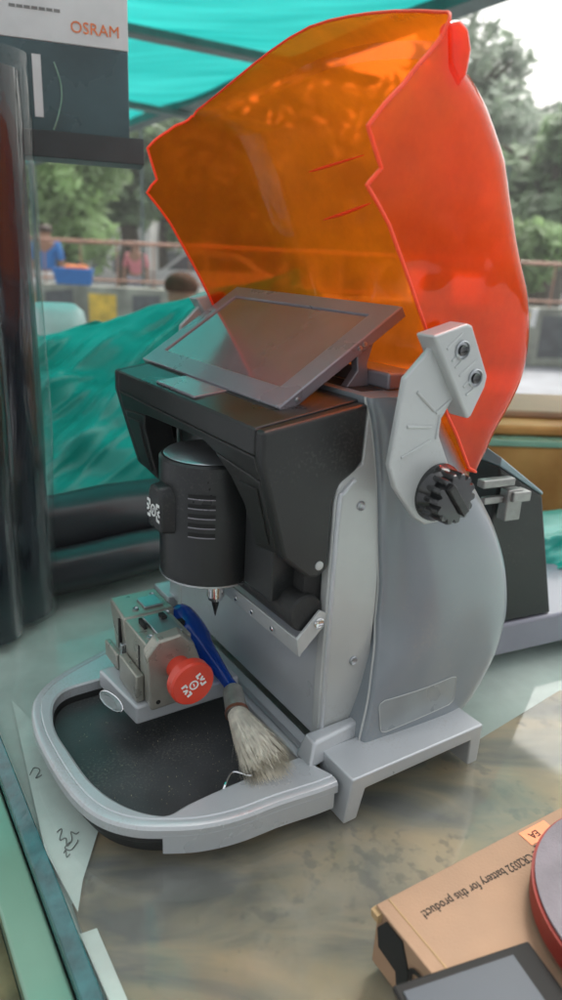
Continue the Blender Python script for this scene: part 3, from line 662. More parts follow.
for k in range(2600):
    th = rg.uniform(0, 6.283); rr = math.sqrt(rg.random()); o1 = (a_ * math.cos(th) + b_ * math.sin(th)) * rr
    ln = rg.uniform(.82, 1.04); p0 = P2 + o1 * .0095; p1 = P2 + dr * ln * .5 + o1 * .0160 + Vector([rg.uniform(-1, 1) * .001 for _ in range(3)]); p2 = P2 + dr * ln + o1 * .0225 + Vector([rg.uniform(-1, 1) * .0028 for _ in range(3)])
    if rg.random() < .09: p2 += Vector([rg.uniform(-1, 1) * .007 for _ in range(3)]) ; 
    p2.z = max(p2.z, .0392)
    w_ = o1.cross(dr).normalized() * .00024
    g.add([p0 - w_, p0 + w_, p1 + w_, p1 - w_, p2 + w_ * .5, p2 - w_ * .5], [(0, 1, 2, 3), (3, 2, 4, 5)])
g.obj('bristles', 'bristle', B)
g = G(); cpts = [gz(218, 808, .0225), gz(224, 788, .037), gz(233, 772, .040), gz(252, 775, .0405), gz(257, 760, .033), gz(262, 742, .023)]
g.tube([Vector(p) for p in cr([tuple(p) for p in cpts], 30)], .0011, 8); tag(g.obj('wire_clip', 'chrome', smooth=True), 'small bent shiny wire clip poking out of the tray below the brush', 'clip')

g = G(); rq = random.Random(4)
for k in range(420):
    a = rq.gauss(.11, .045); b = rq.gauss(-.10, .04)
    if k % 2: a = rq.uniform(.06, .22); b = -.165 + abs(rq.gauss(0, .02)) if rq.random() < .4 else -.04 - abs(rq.gauss(0, .03))
    if not (.06 < a < .23 and -.165 < b < -.02): continue
    p = W(a, b, .0217); d1 = Vector((rq.uniform(-1, 1), rq.uniform(-1, 1), .2)) * rq.uniform(.00025, .0008); d2 = Vector((-d1.y, d1.x, 0)) * .4
    g.add([p - d1, p + d2, p + d1 + Vector((0, 0, .0005)), p - d2], [(0, 1, 2, 3)])
tag(g.obj('metal_shavings', 'brass'), 'fine metal shavings scattered over the dark tray mat', 'shavings', kind='stuff')

# ------------------------------------------------------------------ counter
def vq(l): return [Vector(p) for p in l]
VE = (gz(50, 857) - O).dot(VX)
CT = empty('glass_counter', W(.1, VE, 0), 'shop display counter with a scuffed glass top over pale and brown papers', 'counter')
CU0, CU1, CV1 = -.55, 1.15, 1.05
g = G(); g.prism([W(CU0, VE, -.0075), W(CU1, VE, -.0075), W(CU1, CV1, -.0075), W(CU0, CV1, -.0075)], [W(CU0, VE, 0), W(CU1, VE, 0), W(CU1, CV1, 0), W(CU0, CV1, 0)])
# only the upper face is the see-through sheet; sides show as the green edge
g = G(); g.add([W(CU0, VE, 0), W(CU1, VE, 0), W(CU1, CV1, 0), W(CU0, CV1, 0)], [(0, 1, 2, 3)]); g.obj('glass_top', 'glass', CT)
g = G(); g.prism([W(CU0, VE - .001, -.012), W(CU0, VE - .014, -.012), W(CU0, VE - .013, -.003), W(CU0, VE - .001, .0008)], [W(CU1, VE - .001, -.012), W(CU1, VE - .014, -.012), W(CU1, VE - .013, -.003), W(CU1, VE - .001, .0008)]); g.obj('glass_edge', 'glass_edge', CT, bevel=.001)
g = G(); g.prism([W(CU0, VE, -.03), W(CU1, VE, -.03), W(CU1, CV1, -.03), W(CU0, CV1, -.03)], [W(CU0, VE, -.012), W(CU1, VE, -.012), W(CU1, CV1, -.012), W(CU0, CV1, -.012)]); g.obj('counter_board', 'board', CT)
g = G(); g.prism([W(CU0, VE - .042, -.045), W(CU1, VE - .042, -.045), W(CU1, VE - .016, -.045), W(CU0, VE - .016, -.045)], [W(CU0, VE - .042, -.016), W(CU1, VE - .042, -.016), W(CU1, VE - .0145, -.013), W(CU0, VE - .0145, -.013)]); g.obj('glass_ledge', 'glass_pane', CT, bevel=.002)
g = G(); g.prism([W(CU0, VE - .16, -.9), W(CU1, VE - .16, -.9), W(CU1, VE - .0425, -.9), W(CU0, VE - .0425, -.9)], [W(CU0, VE - .16, -.035), W(CU1, VE - .16, -.035), W(CU1, VE - .0425, -.035), W(CU0, VE - .0425, -.035)]); g.obj('wooden_ledge', 'wood_olive', CT)
g = G(); g.prism([W(CU0, VE - .002, -.95), W(CU1, VE - .002, -.95), W(CU1, CV1, -.95), W(CU0, CV1, -.95)], [W(CU0, VE - .002, -.031), W(CU1, VE - .002, -.031), W(CU1, CV1, -.031), W(CU0, CV1, -.031)]); g.obj('cabinet', 'board', CT)
def paper(name, px, z, m, label, cat):
    g = G(); pts = [gz(x, y, z) if not isinstance(x, tuple) else W(*x[:2], z) for x, y in px]
    g.add(pts, [tuple(range(len(pts)))]); return tag(g.obj(name, m), label, cat)
bp_ = paper('brown_paper', [(97, 828), (78, 890), (72, 905), (130, 1060), (600, 1060), (800, 760), (560, 690), (470, 745), (300, 745), (160, 790)], -.0085, 'brown_paper', 'brown printed paper lying under the counter glass', 'paper')
wp_ = paper('white_paper', [(12, 700), (70, 760), (99, 829), (83, 880), (78, 912), (45, 850)], -.0060, 'white_paper', 'white paper with handwriting beside the tray, under the glass', 'paper')
paper('paper_strip', [(80, 934), (97, 928), (132, 1010), (116, 1016)], -.0055, 'white_paper', 'narrow white paper strip by the counter edge at the bottom', 'paper')
def scribble(pts, z, par, r=.0005):
    g = G(); g.tube([gz(x, y, z) for x, y in cr(pts, 30)], r, 5); g.obj('handwriting', 'pencil', par)
scribble([(57, 832), (62, 829), (60, 840), (66, 838), (67, 846), (72, 840), (71, 832), (76, 834), (79, 832)], -.0055, wp_)
scribble([(70, 842), (65, 848), (71, 850), (77, 843), (78, 840)], -.0055, wp_)
scribble([(64, 853), (66, 850), (67, 857), (70, 854)], -.0055, wp_)
scribble([(30, 775), (34, 768), (40, 770), (36, 778), (42, 775)], -.0055, wp_)

# ------------------------------------------------------------------ cardboard box, disc and flat tray in the near corner
bz_ = .050
c0 = gz(378, 905, bz_); da = (gz(562, 808, bz_) - c0).normalized(); db = (gz(458, 1000, bz_) - c0); db = (db - da * db.dot(da)).normalized()
BX = empty('cardboard_box', c0 - Vector((0, 0, bz_)), 'brown cardboard box with printed battery notice and an open flap at its end', 'box')
def bxp(a, b, z): return c0 + da * a + db * b + Vector((0, 0, z - bz_))
g = G(); g.prism([bxp(0, 0, .0005), bxp(.26, 0, .0005), bxp(.26, .16, .0005), bxp(0, .16, .0005)], [bxp(0, 0, bz_ - .0015), bxp(.26, 0, bz_ - .0015), bxp(.26, .16, bz_ - .0015), bxp(0, .16, bz_ - .0015)]); g.obj('box_body', 'card', BX, bevel=.001)
g = G(); g.prism([bxp(-.001, -.001, bz_ - .0014), bxp(.26, -.001, bz_ - .0014), bxp(.26, .161, bz_ - .0014), bxp(-.001, .161, bz_ - .0014)], [bxp(-.001, -.001, bz_), bxp(.26, -.001, bz_), bxp(.26, .161, bz_), bxp(-.001, .161, bz_)]); LID = g.obj('box_lid', 'card', BX, bevel=.0007)
g = G(); g.tube([bxp(.009, .0, bz_), bxp(.009, .16, bz_)], .0006, 6); g.obj('lid_crease', 'card_in', LID)
g = G(); fl = [(.003, .034), (.010, .046), (.026, .046), (.034, .030), (.036, .012), (.026, .009), (.024, .018), (.006, .020)]
g.prism([bxp(-.0012, b, z) for b, z in fl], [bxp(.0002, b, z) for b, z in fl]); g.obj('end_hole', 'dark', BX)
g = G(); g.prism([bxp(-.004, -.002, .047), bxp(-.004, .005, .047), bxp(-.003, .005, .040), bxp(-.003, -.002, .040)], [bxp(0, -.002, .048), bxp(0, .005, .048), bxp(0, .005, .040), bxp(0, -.002, .040)]); g.obj('corner_tab', 'card_in', BX)
text('end_lettering', 'Q 1', bxp(-.0015, .052, .030), db, (0, 0, 1), .022, 'ink', BX, .0006)
# the notice reads upside down from this side
tp = gz(497, 873, bz_ + .0003)
ta = gz(423, 915, bz_ + .0002); tb = gz(563, 839, bz_ + .0002)
text('notice', 'Please use CR2032 battery for this product!', (ta + tb) / 2, ta - tb, db, .012, 'ink', LID, .00005, .0001, width=(ta - tb).length, tall=1.2)
g = G(); s0, s1 = .132, .160
g.add([bxp(s0, .002, bz_ + .0004), bxp(s1, .002, bz_ + .0004), bxp(s1, .0145, bz_ + .0004), bxp(s0, .0145, bz_ + .0004)], [(0, 1, 2, 3)]); STK = g.obj('orange_sticker', 'orange_label', LID)
text('sticker_text', 'EA', bxp(s0 + .010, .008, bz_ + .0006), -da, db, .008, 'ink', STK, 0, .0001)
g = G(); g.add([bxp(s0, .0155, bz_ + .0004), bxp(s1 + .03, .0155, bz_ + .0004), bxp(s1 + .03, .023, bz_ + .0004), bxp(s0, .023, bz_ + .0004)], [(0, 1, 2, 3)]); BKL = g.obj('black_label', 'ink', LID)
for k in range(5):
    g = G(); a_ = s0 + .003 + k * .0052; w_ = .0019; g.add([bxp(a_ - w_, .0172, bz_ + .0006), bxp(a_ + w_, .0178, bz_ + .0006), bxp(a_ + w_, .0212, bz_ + .0006), bxp(a_ - w_, .0206, bz_ + .0006)], [(0, 1, 2, 3)]); g.obj('blurred_print', 'white', BKL)

# disc
dc = gz(676, 918, .066)
DR = (gz(541, 918, .066) - dc).length
D_ = empty('grinding_disc', dc, 'round grey disc with a red rim lying over the cardboard box corner', 'disc')
g = G(); g.lathe(dc, (0, 0, 1), [(-.004, DR * .6), (-.004, DR - .003), (.008, DR - .001), (.0085, DR * .3), (.0085, .001)], 96); g.obj('disc_face', 'disc', D_, smooth=True, ang=30)
g = G(); g.lathe(dc, (0, 0, 1), [(-.010, DR - .006), (-.010, DR), (.0055, DR + .001), (.0055, DR - .006)], 96); g.obj('disc_rim', 'disc_red', D_, smooth=True, ang=30)
# flat black framed panel
q0 = gz(392, 985, .0545); q1 = gz(528, 940, .0545); qd = (q1 - q0).normalized(); qe = Vector((qd.y, -qd.x, 0))
T_ = empty('flat_black_tray', q0, 'black rimmed flat tray with grey glossy centre on top of the cardboard box', 'tray')
ql = (q1 - q0).length
g = G(); g.prism([q0 - Vector((0, 0, .004)), q1 - Vector((0, 0, .004)), q1 + qe * .14 - Vector((0, 0, .004)), q0 + qe * .14 - Vector((0, 0, .004))], [q0, q1, q1 + qe * .14, q0 + qe * .14]); g.obj('tray_frame', 'ink', T_, bevel=.0015)
g = G(); a, b = .004, .006
g.prism([q0 + qd * a + qe * b + Vector((0, 0, .0001)), q1 - qd * .016 + qe * b + Vector((0, 0, .0001)), q1 - qd * .016 + qe * .13 + Vector((0, 0, .0001)), q0 + qd * a + qe * .13 + Vector((0, 0, .0001))], [q0 + qd * a + qe * b + Vector((0, 0, .001)), q1 - qd * .016 + qe * b + Vector((0, 0, .001)), q1 - qd * .016 + qe * .13 + Vector((0, 0, .001)), q0 + qd * a + qe * .13 + Vector((0, 0, .001))]); g.obj('tray_centre', 'tablet_grey', T_)

# ------------------------------------------------------------------ grey base and black block at the right, behind
bd = (gz(562, 648) - gz(490, 665)).normalized(); b0 = gz(490, 665) - bd * .10; be = Vector((-bd.y, bd.x, 0))
def onb(x, y):
    d = ray(x, y); t = (b0 - CAM).dot(be) / d.dot(be); return CAM + d * t
g = G(); zt = onb(532, 619).z

g.prism([b0 + Vector((0, 0, .010)), b0 + bd * .42 + Vector((0, 0, .010)), b0 + bd * .42 + be * .22 + Vector((0, 0, .010)), b0 + be * .22 + Vector((0, 0, .010))], [b0 + Vector((0, 0, zt)), b0 + bd * .42 + Vector((0, 0, zt)), b0 + bd * .42 + be * .22 + Vector((0, 0, zt)), b0 + be * .22 + Vector((0, 0, zt))])
SB = empty('grey_metal_base', b0, 'flat lavender grey metal base behind the machine at the right', 'metal base')
g.obj('base_plate', 'grey_slab', SB, bevel=.004, seg=3)
for (i, j) in ((.03, .03), (.38, .03), (.38, .19), (.03, .19)):
    g = G(); g.lathe(b0 + bd * i + be * j + Vector((0, 0, .0)), (0, 0, 1), [(0, .01), (.011, .011)], 16); g.obj('rubber_foot', 'rubber', SB)
kd = bd.copy(); ke = be.copy(); k0 = onb(478, 625); k0.z = zt; k0 = k0 + be * .004; kk = (onb(552, 617) - onb(478, 625)).length; hk = onb(545, 497).z; hl = onb(480, 470).z
BK = empty('black_block', k0, 'tall black plastic block with blue grey top standing on the grey metal base', 'block')
lo = [k0, k0 + kd * kk, k0 + kd * kk + ke * .05, k0 + ke * .05]
hi = [p + Vector((0, 0, (hl if i in (0, 3) else hk) - zt)) - kd * ((onb(552, 617) - onb(545, 497)).dot(kd) if i in (1, 2) else 0) for i, p in enumerate(lo)]
g = G(); g.prism([p + Vector((0, 0, .0005)) for p in lo], hi); g.obj('block_body', 'black', BK, bevel=.003, seg=3)
g = G(); th = [p + Vector((0, 0, .0003)) for p in hi]; g.prism(th, [th[0] + Vector((0, 0, .010)) , th[1] + Vector((0, 0, .004)), th[2] + Vector((0, 0, .012)), th[3] + Vector((0, 0, .020))]); g.obj('block_top', 'block_top', BK, bevel=.0015)
def kpt(a, z): return k0 + kd * a - ke * .0 + Vector((0, 0, z - zt))
g = G()
def clipbox(a0, a1, z0, z1, d0, d1): g.prism([k0 + kd * a0 - ke * d0 + Vector((0, 0, z0 - zt)), k0 + kd * a1 - ke * d0 + Vector((0, 0, z0 - zt)), k0 + kd * a1 - ke * d1 + Vector((0, 0, z0 - zt)), k0 + kd * a0 - ke * d1 + Vector((0, 0, z0 - zt))], [k0 + kd * a0 - ke * d0 + Vector((0, 0, z1 - zt)), k0 + kd * a1 - ke * d0 + Vector((0, 0, z1 - zt)), k0 + kd * a1 - ke * d1 + Vector((0, 0, z1 - zt)), k0 + kd * a0 - ke * d1 + Vector((0, 0, z1 - zt))])
def kz(x, y): return onb(x, y).z
def ka(x, y): return (onb(x, y) - k0).dot(kd)
for (x0, x1, y0, y1, dd0) in ((477, 508, 478, 486, .012), (500, 515, 487, 517, .012), (480, 499, 496, 503, .008), (503, 520, 488, 498, .016)):
    clipbox(ka(x0, y0), ka(x1, y0), kz(x0, y1), kz(x0, y0), .0045, dd0 + .004 + (x0 % 3) * .001)
    g.obj('metal_clip', 'clip', BK, bevel=.0015); g = G()

# ------------------------------------------------------------------ rolls of film
def lerp(a, b, t): return a * (1 - t) + b * t
rc = gz(20, 632) + Vector((0, 0, 0)); rc = Vector((-.338, .815, .0)); rrad = .047
RL = empty('film_roll', rc, 'tall dark roll of window film in clear wrapping standing at the left edge', 'film roll')
def roll(par, c, r, h, m, name, wob=0, n=40, z0=.002, lean=Vector((0, 0, 0))):
    g = G(); rows_ = []; nz = 30
    for j in range(nz + 1):
        z = z0 + (h - z0) * j / nz; ring = []
        for i in range(n):
            a = 2 * math.pi * i / n; rr = r * (1 + wob * noise.noise(Vector((math.cos(a) * 1.4, math.sin(a) * 1.4, z * 7))))
            ring.append(Vector((c.x, c.y, 0)) + lean * z + Vector((math.cos(a) * rr, math.sin(a) * rr, z)))
        rows_.append(ring)
    g.ring(rows_, True, True); return g.obj(name, m, par, smooth=True, ang=40)
roll(RL, rc, rrad, .62, 'film', 'film_core', .05)
roll(RL, rc, rrad * 1.18, .635, 'clear', 'clear_wrap', .09)
g = G()
for dz in (.62, .627): pass
rc2 = gy(-38, 300, .75); rc2.z = 0  # added roll: gives the red reflection in the film roll a shape
R2 = empty('reflection_roll', rc2, 'added roll whose red upper part stands for a reflection in the taller dark film roll', 'film roll')
roll(R2, rc2, .034, .590, 'reflection_red', 'red_reflection', .02, z0=.40)
roll(R2, rc2, .033, .3997, 'film', 'film_core', .06)
roll(R2, rc2, .037, .60, 'clear', 'clear_wrap', .10)

# lying dark rolls behind
a0_ = gz(70, 604, 0); a1_ = gz(165, 580, 0); ad = (a1_ - a0_).normalized(); an = Vector((-ad.y, ad.x, 0))
def lying(name, c, L0, L1, r, label, squash=.8, grp='dark rolls lying behind the machine'):
    g = G(); rows_ = []; nx = 28
    for j in range(nx + 1):
        t = L0 + (L1 - L0) * j / nx; ring = []
        for i in range(32):
            a = 2 * math.pi * i / 32; rr = r * (1 + .10 * noise.noise(Vector((t * 9, math.cos(a) * 1.5, math.sin(a) * 1.5))))
            ring.append(c + ad * t + an * (math.cos(a) * rr) + Vector((0, 0, math.sin(a) * rr * squash)))
        rows_.append(ring)
    g.ring(rows_, True, True); return tag(g.obj(name, 'film_dull', smooth=True, ang=40), label, 'roll', grp)
lying('wrapped_roll', a0_ + an * .040 + Vector((0, 0, .033)), -.02, .42, .038, 'glossy black wrapped roll lying lowest, nearest the counter edge of the pile')
lying('wrapped_roll', a0_ + an * .115 + Vector((0, 0, .070)), -.06, .42, .050, 'thick dull black roll lying behind the glossy one, under the teal cloth', .9)

# teal cloth heap
def cloth(name, p0, p1, p2, p3, bulge, nx, ny, amp, seed, label, m='cloth'):
    """drapes from bottom edge p0-p1 to top edge p3-p2 and down the back"""
    g = G(); vs = []
    e = (p1 - p0); back = Vector((-e.y, e.x, 0)).normalized()
    if back.y < 0: back = -back
    for j in range(ny + 1):
        b = j / ny
        for i in range(nx + 1):
            a = i / nx
            if b < .7:
                bb = b / .7; lo_ = p0.lerp(p1, a); hi_ = p3.lerp(p2, a); p = lo_.lerp(hi_, bb) - back * bulge * math.sin(bb * math.pi) * .6 + Vector((0, 0, bulge * math.sin(bb * math.pi) * .5))
            else:
                bb = (b - .7) / .3; hi_ = p3.lerp(p2, a); p = hi_ + back * (.22 * bb) - Vector((0, 0, hi_.z * bb * bb * .95))
            s = a * 3.2 + b * 4.6
            f = noise.noise(Vector((a * 1.6 + seed, s * 1.5, 0))) * 1.0
            f2 = max(0, 1 - abs(noise.noise(Vector((a * 2.0 - b * 1.0 + seed, (b * 4.2 + a * -2.6), 3)))) * 2.6) ** 2.2 * 1.5
            f3 = max(0, 1 - abs(noise.noise(Vector((a * 3.5 + seed, (b * 11 + a * -7.5), 9)))) * 2.6) ** 2 * 1.3
            n_ = (-back * .8 + Vector((0, 0, .6)))
            p = p + n_ * amp * (f * .9 + f2 * 1.0 + f3 * .25) * min(1, b * 6 + .2) * (1 - .75 * math.exp(-((b - .70) / .07) ** 2))
            vs.append(p)
    g.add(vs, [(j * (nx + 1) + i, j * (nx + 1) + i + 1, (j + 1) * (nx + 1) + i + 1, (j + 1) * (nx + 1) + i) for j in range(ny) for i in range(nx)])
    return tag(g.obj(name, m, smooth=True, ang=180, solid=.002), label, 'cloth')
cloth('teal_cloth', gz(-20, 520, .07), gz(330, 470, .07), gy(300, 270, 1.62), gy(-40, 362, 1.30), .03, 170, 120, .034, 2.3, 'crumpled teal cloth heaped behind the black rolls at the left')
cloth('teal_cloth', gz(528, 612, .0), gz(690, 590, .0), gz(680, 520, .09), gz(536, 528, .085), .02, 60, 40, .012, 8.1, 'small bunched teal cloth beside the black block at the right')
# white rounded tub behind the cloth
tcn = gy(62, 326, 1.85)
g = G(); g.lathe(tcn + Vector((-.02, 0, -.12)), (0, 0, 1), [(0, .065), (.125, .082), (.158, .076), (.175, .055), (.178, .001)], 40)
tag(g.obj('white_tub', 'tub', smooth=True, ang=50), 'white rounded plastic tub showing above the teal cloth', 'tub')
g = G(); g.lathe(Vector((tcn.x - .02, tcn.y, -.95)), (0, 0, 1), [(0, .20), (.02, .20), (.03, .03), (tcn.z - .12 + .95 - .02, .03), (tcn.z - .12 + .95 - .018, .13), (tcn.z - .12 + .95 - .001, .13)], 24)
tag(g.obj('round_stand', 'pole', smooth=True, ang=40), 'round pedestal stand hidden behind the cloth, carrying the white tub', 'stand')
# wooden box at the right rear with glass edge
w0 = gz(480, 520, 0.0); wd = (gz(562, 522, 0) - w0).normalized(); we = Vector((-wd.y, wd.x, 0))
WB = empty('wooden_case', w0, 'low brown wooden case with a pale glass edge at the right rear', 'case')
def wbx(a, b, z): return w0 + wd * a + we * b + Vector((0, 0, z))
def wprism(g, a, b, z): g.prism([wbx(a[0], b[0], z[0]), wbx(a[1], b[0], z[0]), wbx(a[1], b[1], z[0]), wbx(a[0], b[1], z[0])], [wbx(a[0], b[0], z[1]), wbx(a[1], b[0], z[1]), wbx(a[1], b[1], z[1]), wbx(a[0], b[1], z[1])])
dd = ray(520, 439); q = gz(520, 521, 0); tt = math.hypot(q.x, q.y) / math.hypot(dd.x, dd.y); hz = H + dd.z * tt
g = G(); wprism(g, (-.1, .6), (0, .30), (.001, hz - .012)); g.obj('case_body', 'wood', WB, bevel=.004)
g = G(); wprism(g, (-.1, .6), (-.004, .30), (hz - .0115, hz)); g.obj('glass_shelf', 'glass_pane', WB, bevel=.001)
g = G(); wprism(g, (-.1, .6), (.03, .30), (hz + .0005, hz + .02)); g.obj('case_lid', 'wood', WB, bevel=.006)
g = G(); wprism(g, (-.1, .6), (.10, .30), (hz + .0205, hz + .035)); g.obj('pale_board', 'card', WB, bevel=.004)
jc = gz(488, 470, .02)
g = G(); g.lathe(gz(480, 480, 0) + Vector((0, .02, 0)), (0, 0, 1), [(0, .03), (.09, .03), (.105, .022), (.107, .001)], 28)
tag(g.obj('dark_jar', 'blackp', smooth=True, ang=50), 'small dark grey jar between the orange shield tip and the wooden case', 'jar')

# ------------------------------------------------------------------ bulb carton on its shelf, top left
Y0 = .98
br = gy(128, 52, Y0 + .0); hd = Vector((math.sin(R(72)), math.cos(R(72)), 0)); bk = Vector((-hd.y, hd.x, 0))
if bk.y < 0: bk = -bk
def plane_pt(x, y):  # on the vertical plane of the carton front
    d = ray(x, y); t = (br - CAM).dot(bk) / d.dot(bk); return CAM + d * t
zr = plane_pt(128, 52).z; zbot = plane_pt(128, 139).z; ztop = zr + .20
def cp(a, b, z): return Vector((br.x, br.y, 0)) + hd * a + bk * b + Vector((0, 0, z))
CB = empty('bulb_carton', cp(-.2, 0, zbot), 'white and dark teal lamp carton on the shelf at the upper left', 'carton')
g = G(); g.prism([cp(-.55, 0, zbot + .0005), cp(0, 0, zbot + .0005), cp(0.004, .048, zbot + .0005), cp(-.55, .048, zbot + .0005)], [cp(-.55, 0, zr), cp(0, 0, zr), cp(0.004, .048, zr), cp(-.55, .048, zr)]); g.obj('carton_body', 'osram_teal', CB, bevel=.001)
g = G(); g.prism([cp(-.55, -.0005, zr + .0002), cp(0.0005, -.0005, zr + .0002), cp(.0043, .048, zr + .0002), cp(-.55, .048, zr + .0002)], [cp(-.55, -.0005, ztop), cp(.0005, -.0005, ztop), cp(.0043, .048, ztop), cp(-.55, .048, ztop)]); g.obj('white_band', 'osram_white', CB, bevel=.001)
tl = (plane_pt(71, 27) + plane_pt(119, 34)) / 2
text('brand_lettering', 'OSRAM', tl - bk * .0012, hd, (0, 0, 1), .033, 'orange_ink', CB, .0, .0003, width=(plane_pt(71, 27) - plane_pt(119, 34)).length)
for k in range(7):
    x_ = 12 + k * 7.5; g = G(); g.wbox(plane_pt(x_, 3.5 + x_ * .13) - bk * .0008, hd * .0035, bk * .0002, Vector((0, 0, .0016))); g.obj('blurred_print', 'pencil', CB)
pl1 = plane_pt(38, 86)
g = G(); g.wbox(pl1 - bk * .001, hd * .005, bk * .0004, Vector((0, 0, .033))); g.obj('lamp_picture', 'osram_white', CB)
g = G(); g.tube([plane_pt(x, y) - bk * .0008 for x, y in cr([(54, 62), (60, 80), (62, 98), (58, 118), (54, 130)], 16)], .0011, 6); g.obj('printed_arc', 'glass_pane', CB)
zs2 = plane_pt(128, 165).z
SF = empty('wall_shelf', cp(-.3, 0, zs2), 'dark wooden shelf board under the lamp carton', 'shelf')
g = G(); g.prism([cp(-.62, -.012, zs2), cp(.016, -.012, zs2), cp(.019, .045, zs2), cp(-.62, .045, zs2)], [cp(-.62, -.012, zbot), cp(.016, -.012, zbot), cp(.019, .045, zbot), cp(-.62, .045, zbot)]); g.obj('shelf_board', 'shelf', SF, bevel=.001)
g = G(); g.prism([cp(-.262, .02, -.95), cp(-.236, .02, -.95), cp(-.236, .05, -.95), cp(-.262, .05, -.95)], [cp(-.262, .02, zs2 - .0005), cp(-.236, .02, zs2 - .0005), cp(-.236, .05, zs2 - .0005), cp(-.262, .05, zs2 - .0005)]); g.obj('shelf_post', 'shelf', SF)

# ------------------------------------------------------------------ canopy of teal tarp
cz = 1.3
P_ = gz(135, 128, cz); Q2 = gz(505, -5, cz); ed_ = (Q2 - P_).normalized(); inn_ = Vector((-ed_.y, ed_.x, 0))
if inn_.y > 0: inn_ = -inn_
CN = empty('shop_canopy', P_, 'teal shade tarp stretched on dark bars over the shop front', 'canopy')
g = G(); nx, ny = 60, 40; vs = []
for j in range(ny + 1):
    for i in range(nx + 1):
        a = -3.5 + 8.2 * i / nx; b = .03 + 2.35 * j / ny; p = P_ + ed_ * a + inn_ * b; p.z += .05 + .035 * noise.noise(Vector((a * 1.2, b * 2.0, 0))) - .05 * abs(math.sin(b * 2.2)); vs.append(p)
g.add(vs, [(j * (nx + 1) + i, j * (nx + 1) + i + 1, (j + 1) * (nx + 1) + i + 1, (j + 1) * (nx + 1) + i) for j in range(ny) for i in range(nx)])
g.obj('tarp_sheet', 'tarp', CN, smooth=True, ang=180)
def barw(a, b, w, hgt, name='canopy_bar'):
    d = (b - a).normalized(); s_ = d.cross(Vector((0, 0, 1))).normalized(); g = G(); g.prism([a - s_ * w, a + s_ * w, b + s_ * w, b - s_ * w], [p + Vector((0, 0, hgt)) for p in (a - s_ * w, a + s_ * w, b + s_ * w, b - s_ * w)]); return g.obj(name, 'pole', CN)
barw(P_ - ed_ * 3.5, P_ + ed_ * 4.7, .05, .05)
a_ = gz(140, 27, cz); b_ = gz(285, 58, cz); d_ = (b_ - a_).normalized()
zz = Vector((0, 0, -.035))
barw(a_ - d_ * .9 + zz, b_ + d_ * .5 + zz, .045, .03)
a_ = gz(140, 103, cz); b_ = gz(210, 117, cz); d_ = (b_ - a_).normalized()
barw(a_ - d_ * 2.5 + zz, b_ + d_ * .25 + zz, .04, .03)
pp = P_ - ed_ * 3.3
g = G(); g.prism([Vector((pp.x + a, pp.y + b, -.95)) for a, b in ((-.03, -.03), (.03, -.03), (.03, .03), (-.03, .03))], [Vector((pp.x + a, pp.y + b, cz)) for a, b in ((-.03, -.03), (.03, -.03), (.03, .03), (-.03, .03))]); g.obj('canopy_post', 'pole', CN)

# ------------------------------------------------------------------ the street
g = G(); S_ = 150; g.add([(-S_, -20, -.95), (S_, -20, -.95), (S_, 260, -.95), (-S_, 260, -.95)], [(0, 1, 2, 3)]); tag(g.obj('road', 'road', origin=(0, 0, -.95)), kind='structure')
YM = 11.0
g = G(); g.prism([(-16, YM, -.946), (16, YM, -.946), (16, YM + .3, -.946), (-16, YM + .3, -.946)], [(-16, YM, -.07), (16, YM, -.07), (16, YM + .3, -.07), (-16, YM + .3, -.07)])
MW = empty('median_wall', Vector((0, YM, -.946)), 'weathered road divider wall painted with yellow and black blocks', 'wall')
g.obj('wall_body', 'wall', MW, bevel=.02)
rg = random.Random(5)
pos = [52, 78, 103, 128, 152, 176, 200, 224]
x = -13.0; k = 0
while x < 15:
    w_ = .42; m = 'yellow' if k % 2 == 0 else 'blackp'
    g = G(); jt = rg.uniform(-.04, .04)
    g.prism([(x, YM - .006, -.80 + jt), (x + w_, YM - .006, -.80), (x + w_, YM - .001, -.80), (x, YM - .001, -.80 + jt)], [(x, YM - .006, -.18), (x + w_, YM - .006, -.17 + jt), (x + w_, YM - .001, -.17 + jt), (x, YM - .001, -.18)])
    g.obj('painted_block', m, MW); x += .62 + rg.uniform(-.05, .05); k += 1
RA = empty('railing', Vector((0, YM + .15, -.07)), 'rusty metal railing along the top of the divider wall', 'railing')
for z in (.56, .02): 
    g = G(); g.tube([Vector((-16, YM + .15, z)), Vector((16, YM + .15, z))], .028 if z > .1 else .018, 8); g.obj('rail', 'rail', RA)
x = -12.0
while x < 12:
    g = G(); g.tube([Vector((x, YM + .15, -.07)), Vector((x, YM + .15, .56))], .012, 6); g.obj('post', 'rail', RA); x += .55

def leaf_cloud(name, c, rx, ry, rz_, nleaf, size, m, par, clumps=14, rg=random.Random(11)):
    g = G(); cl = []
    for k in range(clumps):
        th = rg.uniform(0, 6.283); ph = math.acos(rg.uniform(-1, 1)); r = rg.uniform(.35, .95)
        cl.append((Vector((math.sin(ph) * math.cos(th) * rx * r, math.sin(ph) * math.sin(th) * ry * r, math.cos(ph) * rz_ * r)), rg.uniform(.25, .5)))
    for k in range(nleaf):
        cc_, cr_ = rg.choice(cl); d = Vector((rg.gauss(0, 1), rg.gauss(0, 1), rg.gauss(0, .8))).normalized() * rg.random() ** .4
        p = c + cc_ + Vector((d.x * rx * cr_, d.y * ry * cr_, d.z * rz_ * cr_))
        a = Vector((rg.gauss(0, 1), rg.gauss(0, 1), rg.gauss(0, .7))).normalized(); b = a.orthogonal().normalized(); s = size * rg.uniform(.6, 1.4)
        g.add([p - a * s, p + b * s * .4, p + a * s, p - b * s * .4], [(0, 1, 2, 3)])
    return g.obj(name, m, par)
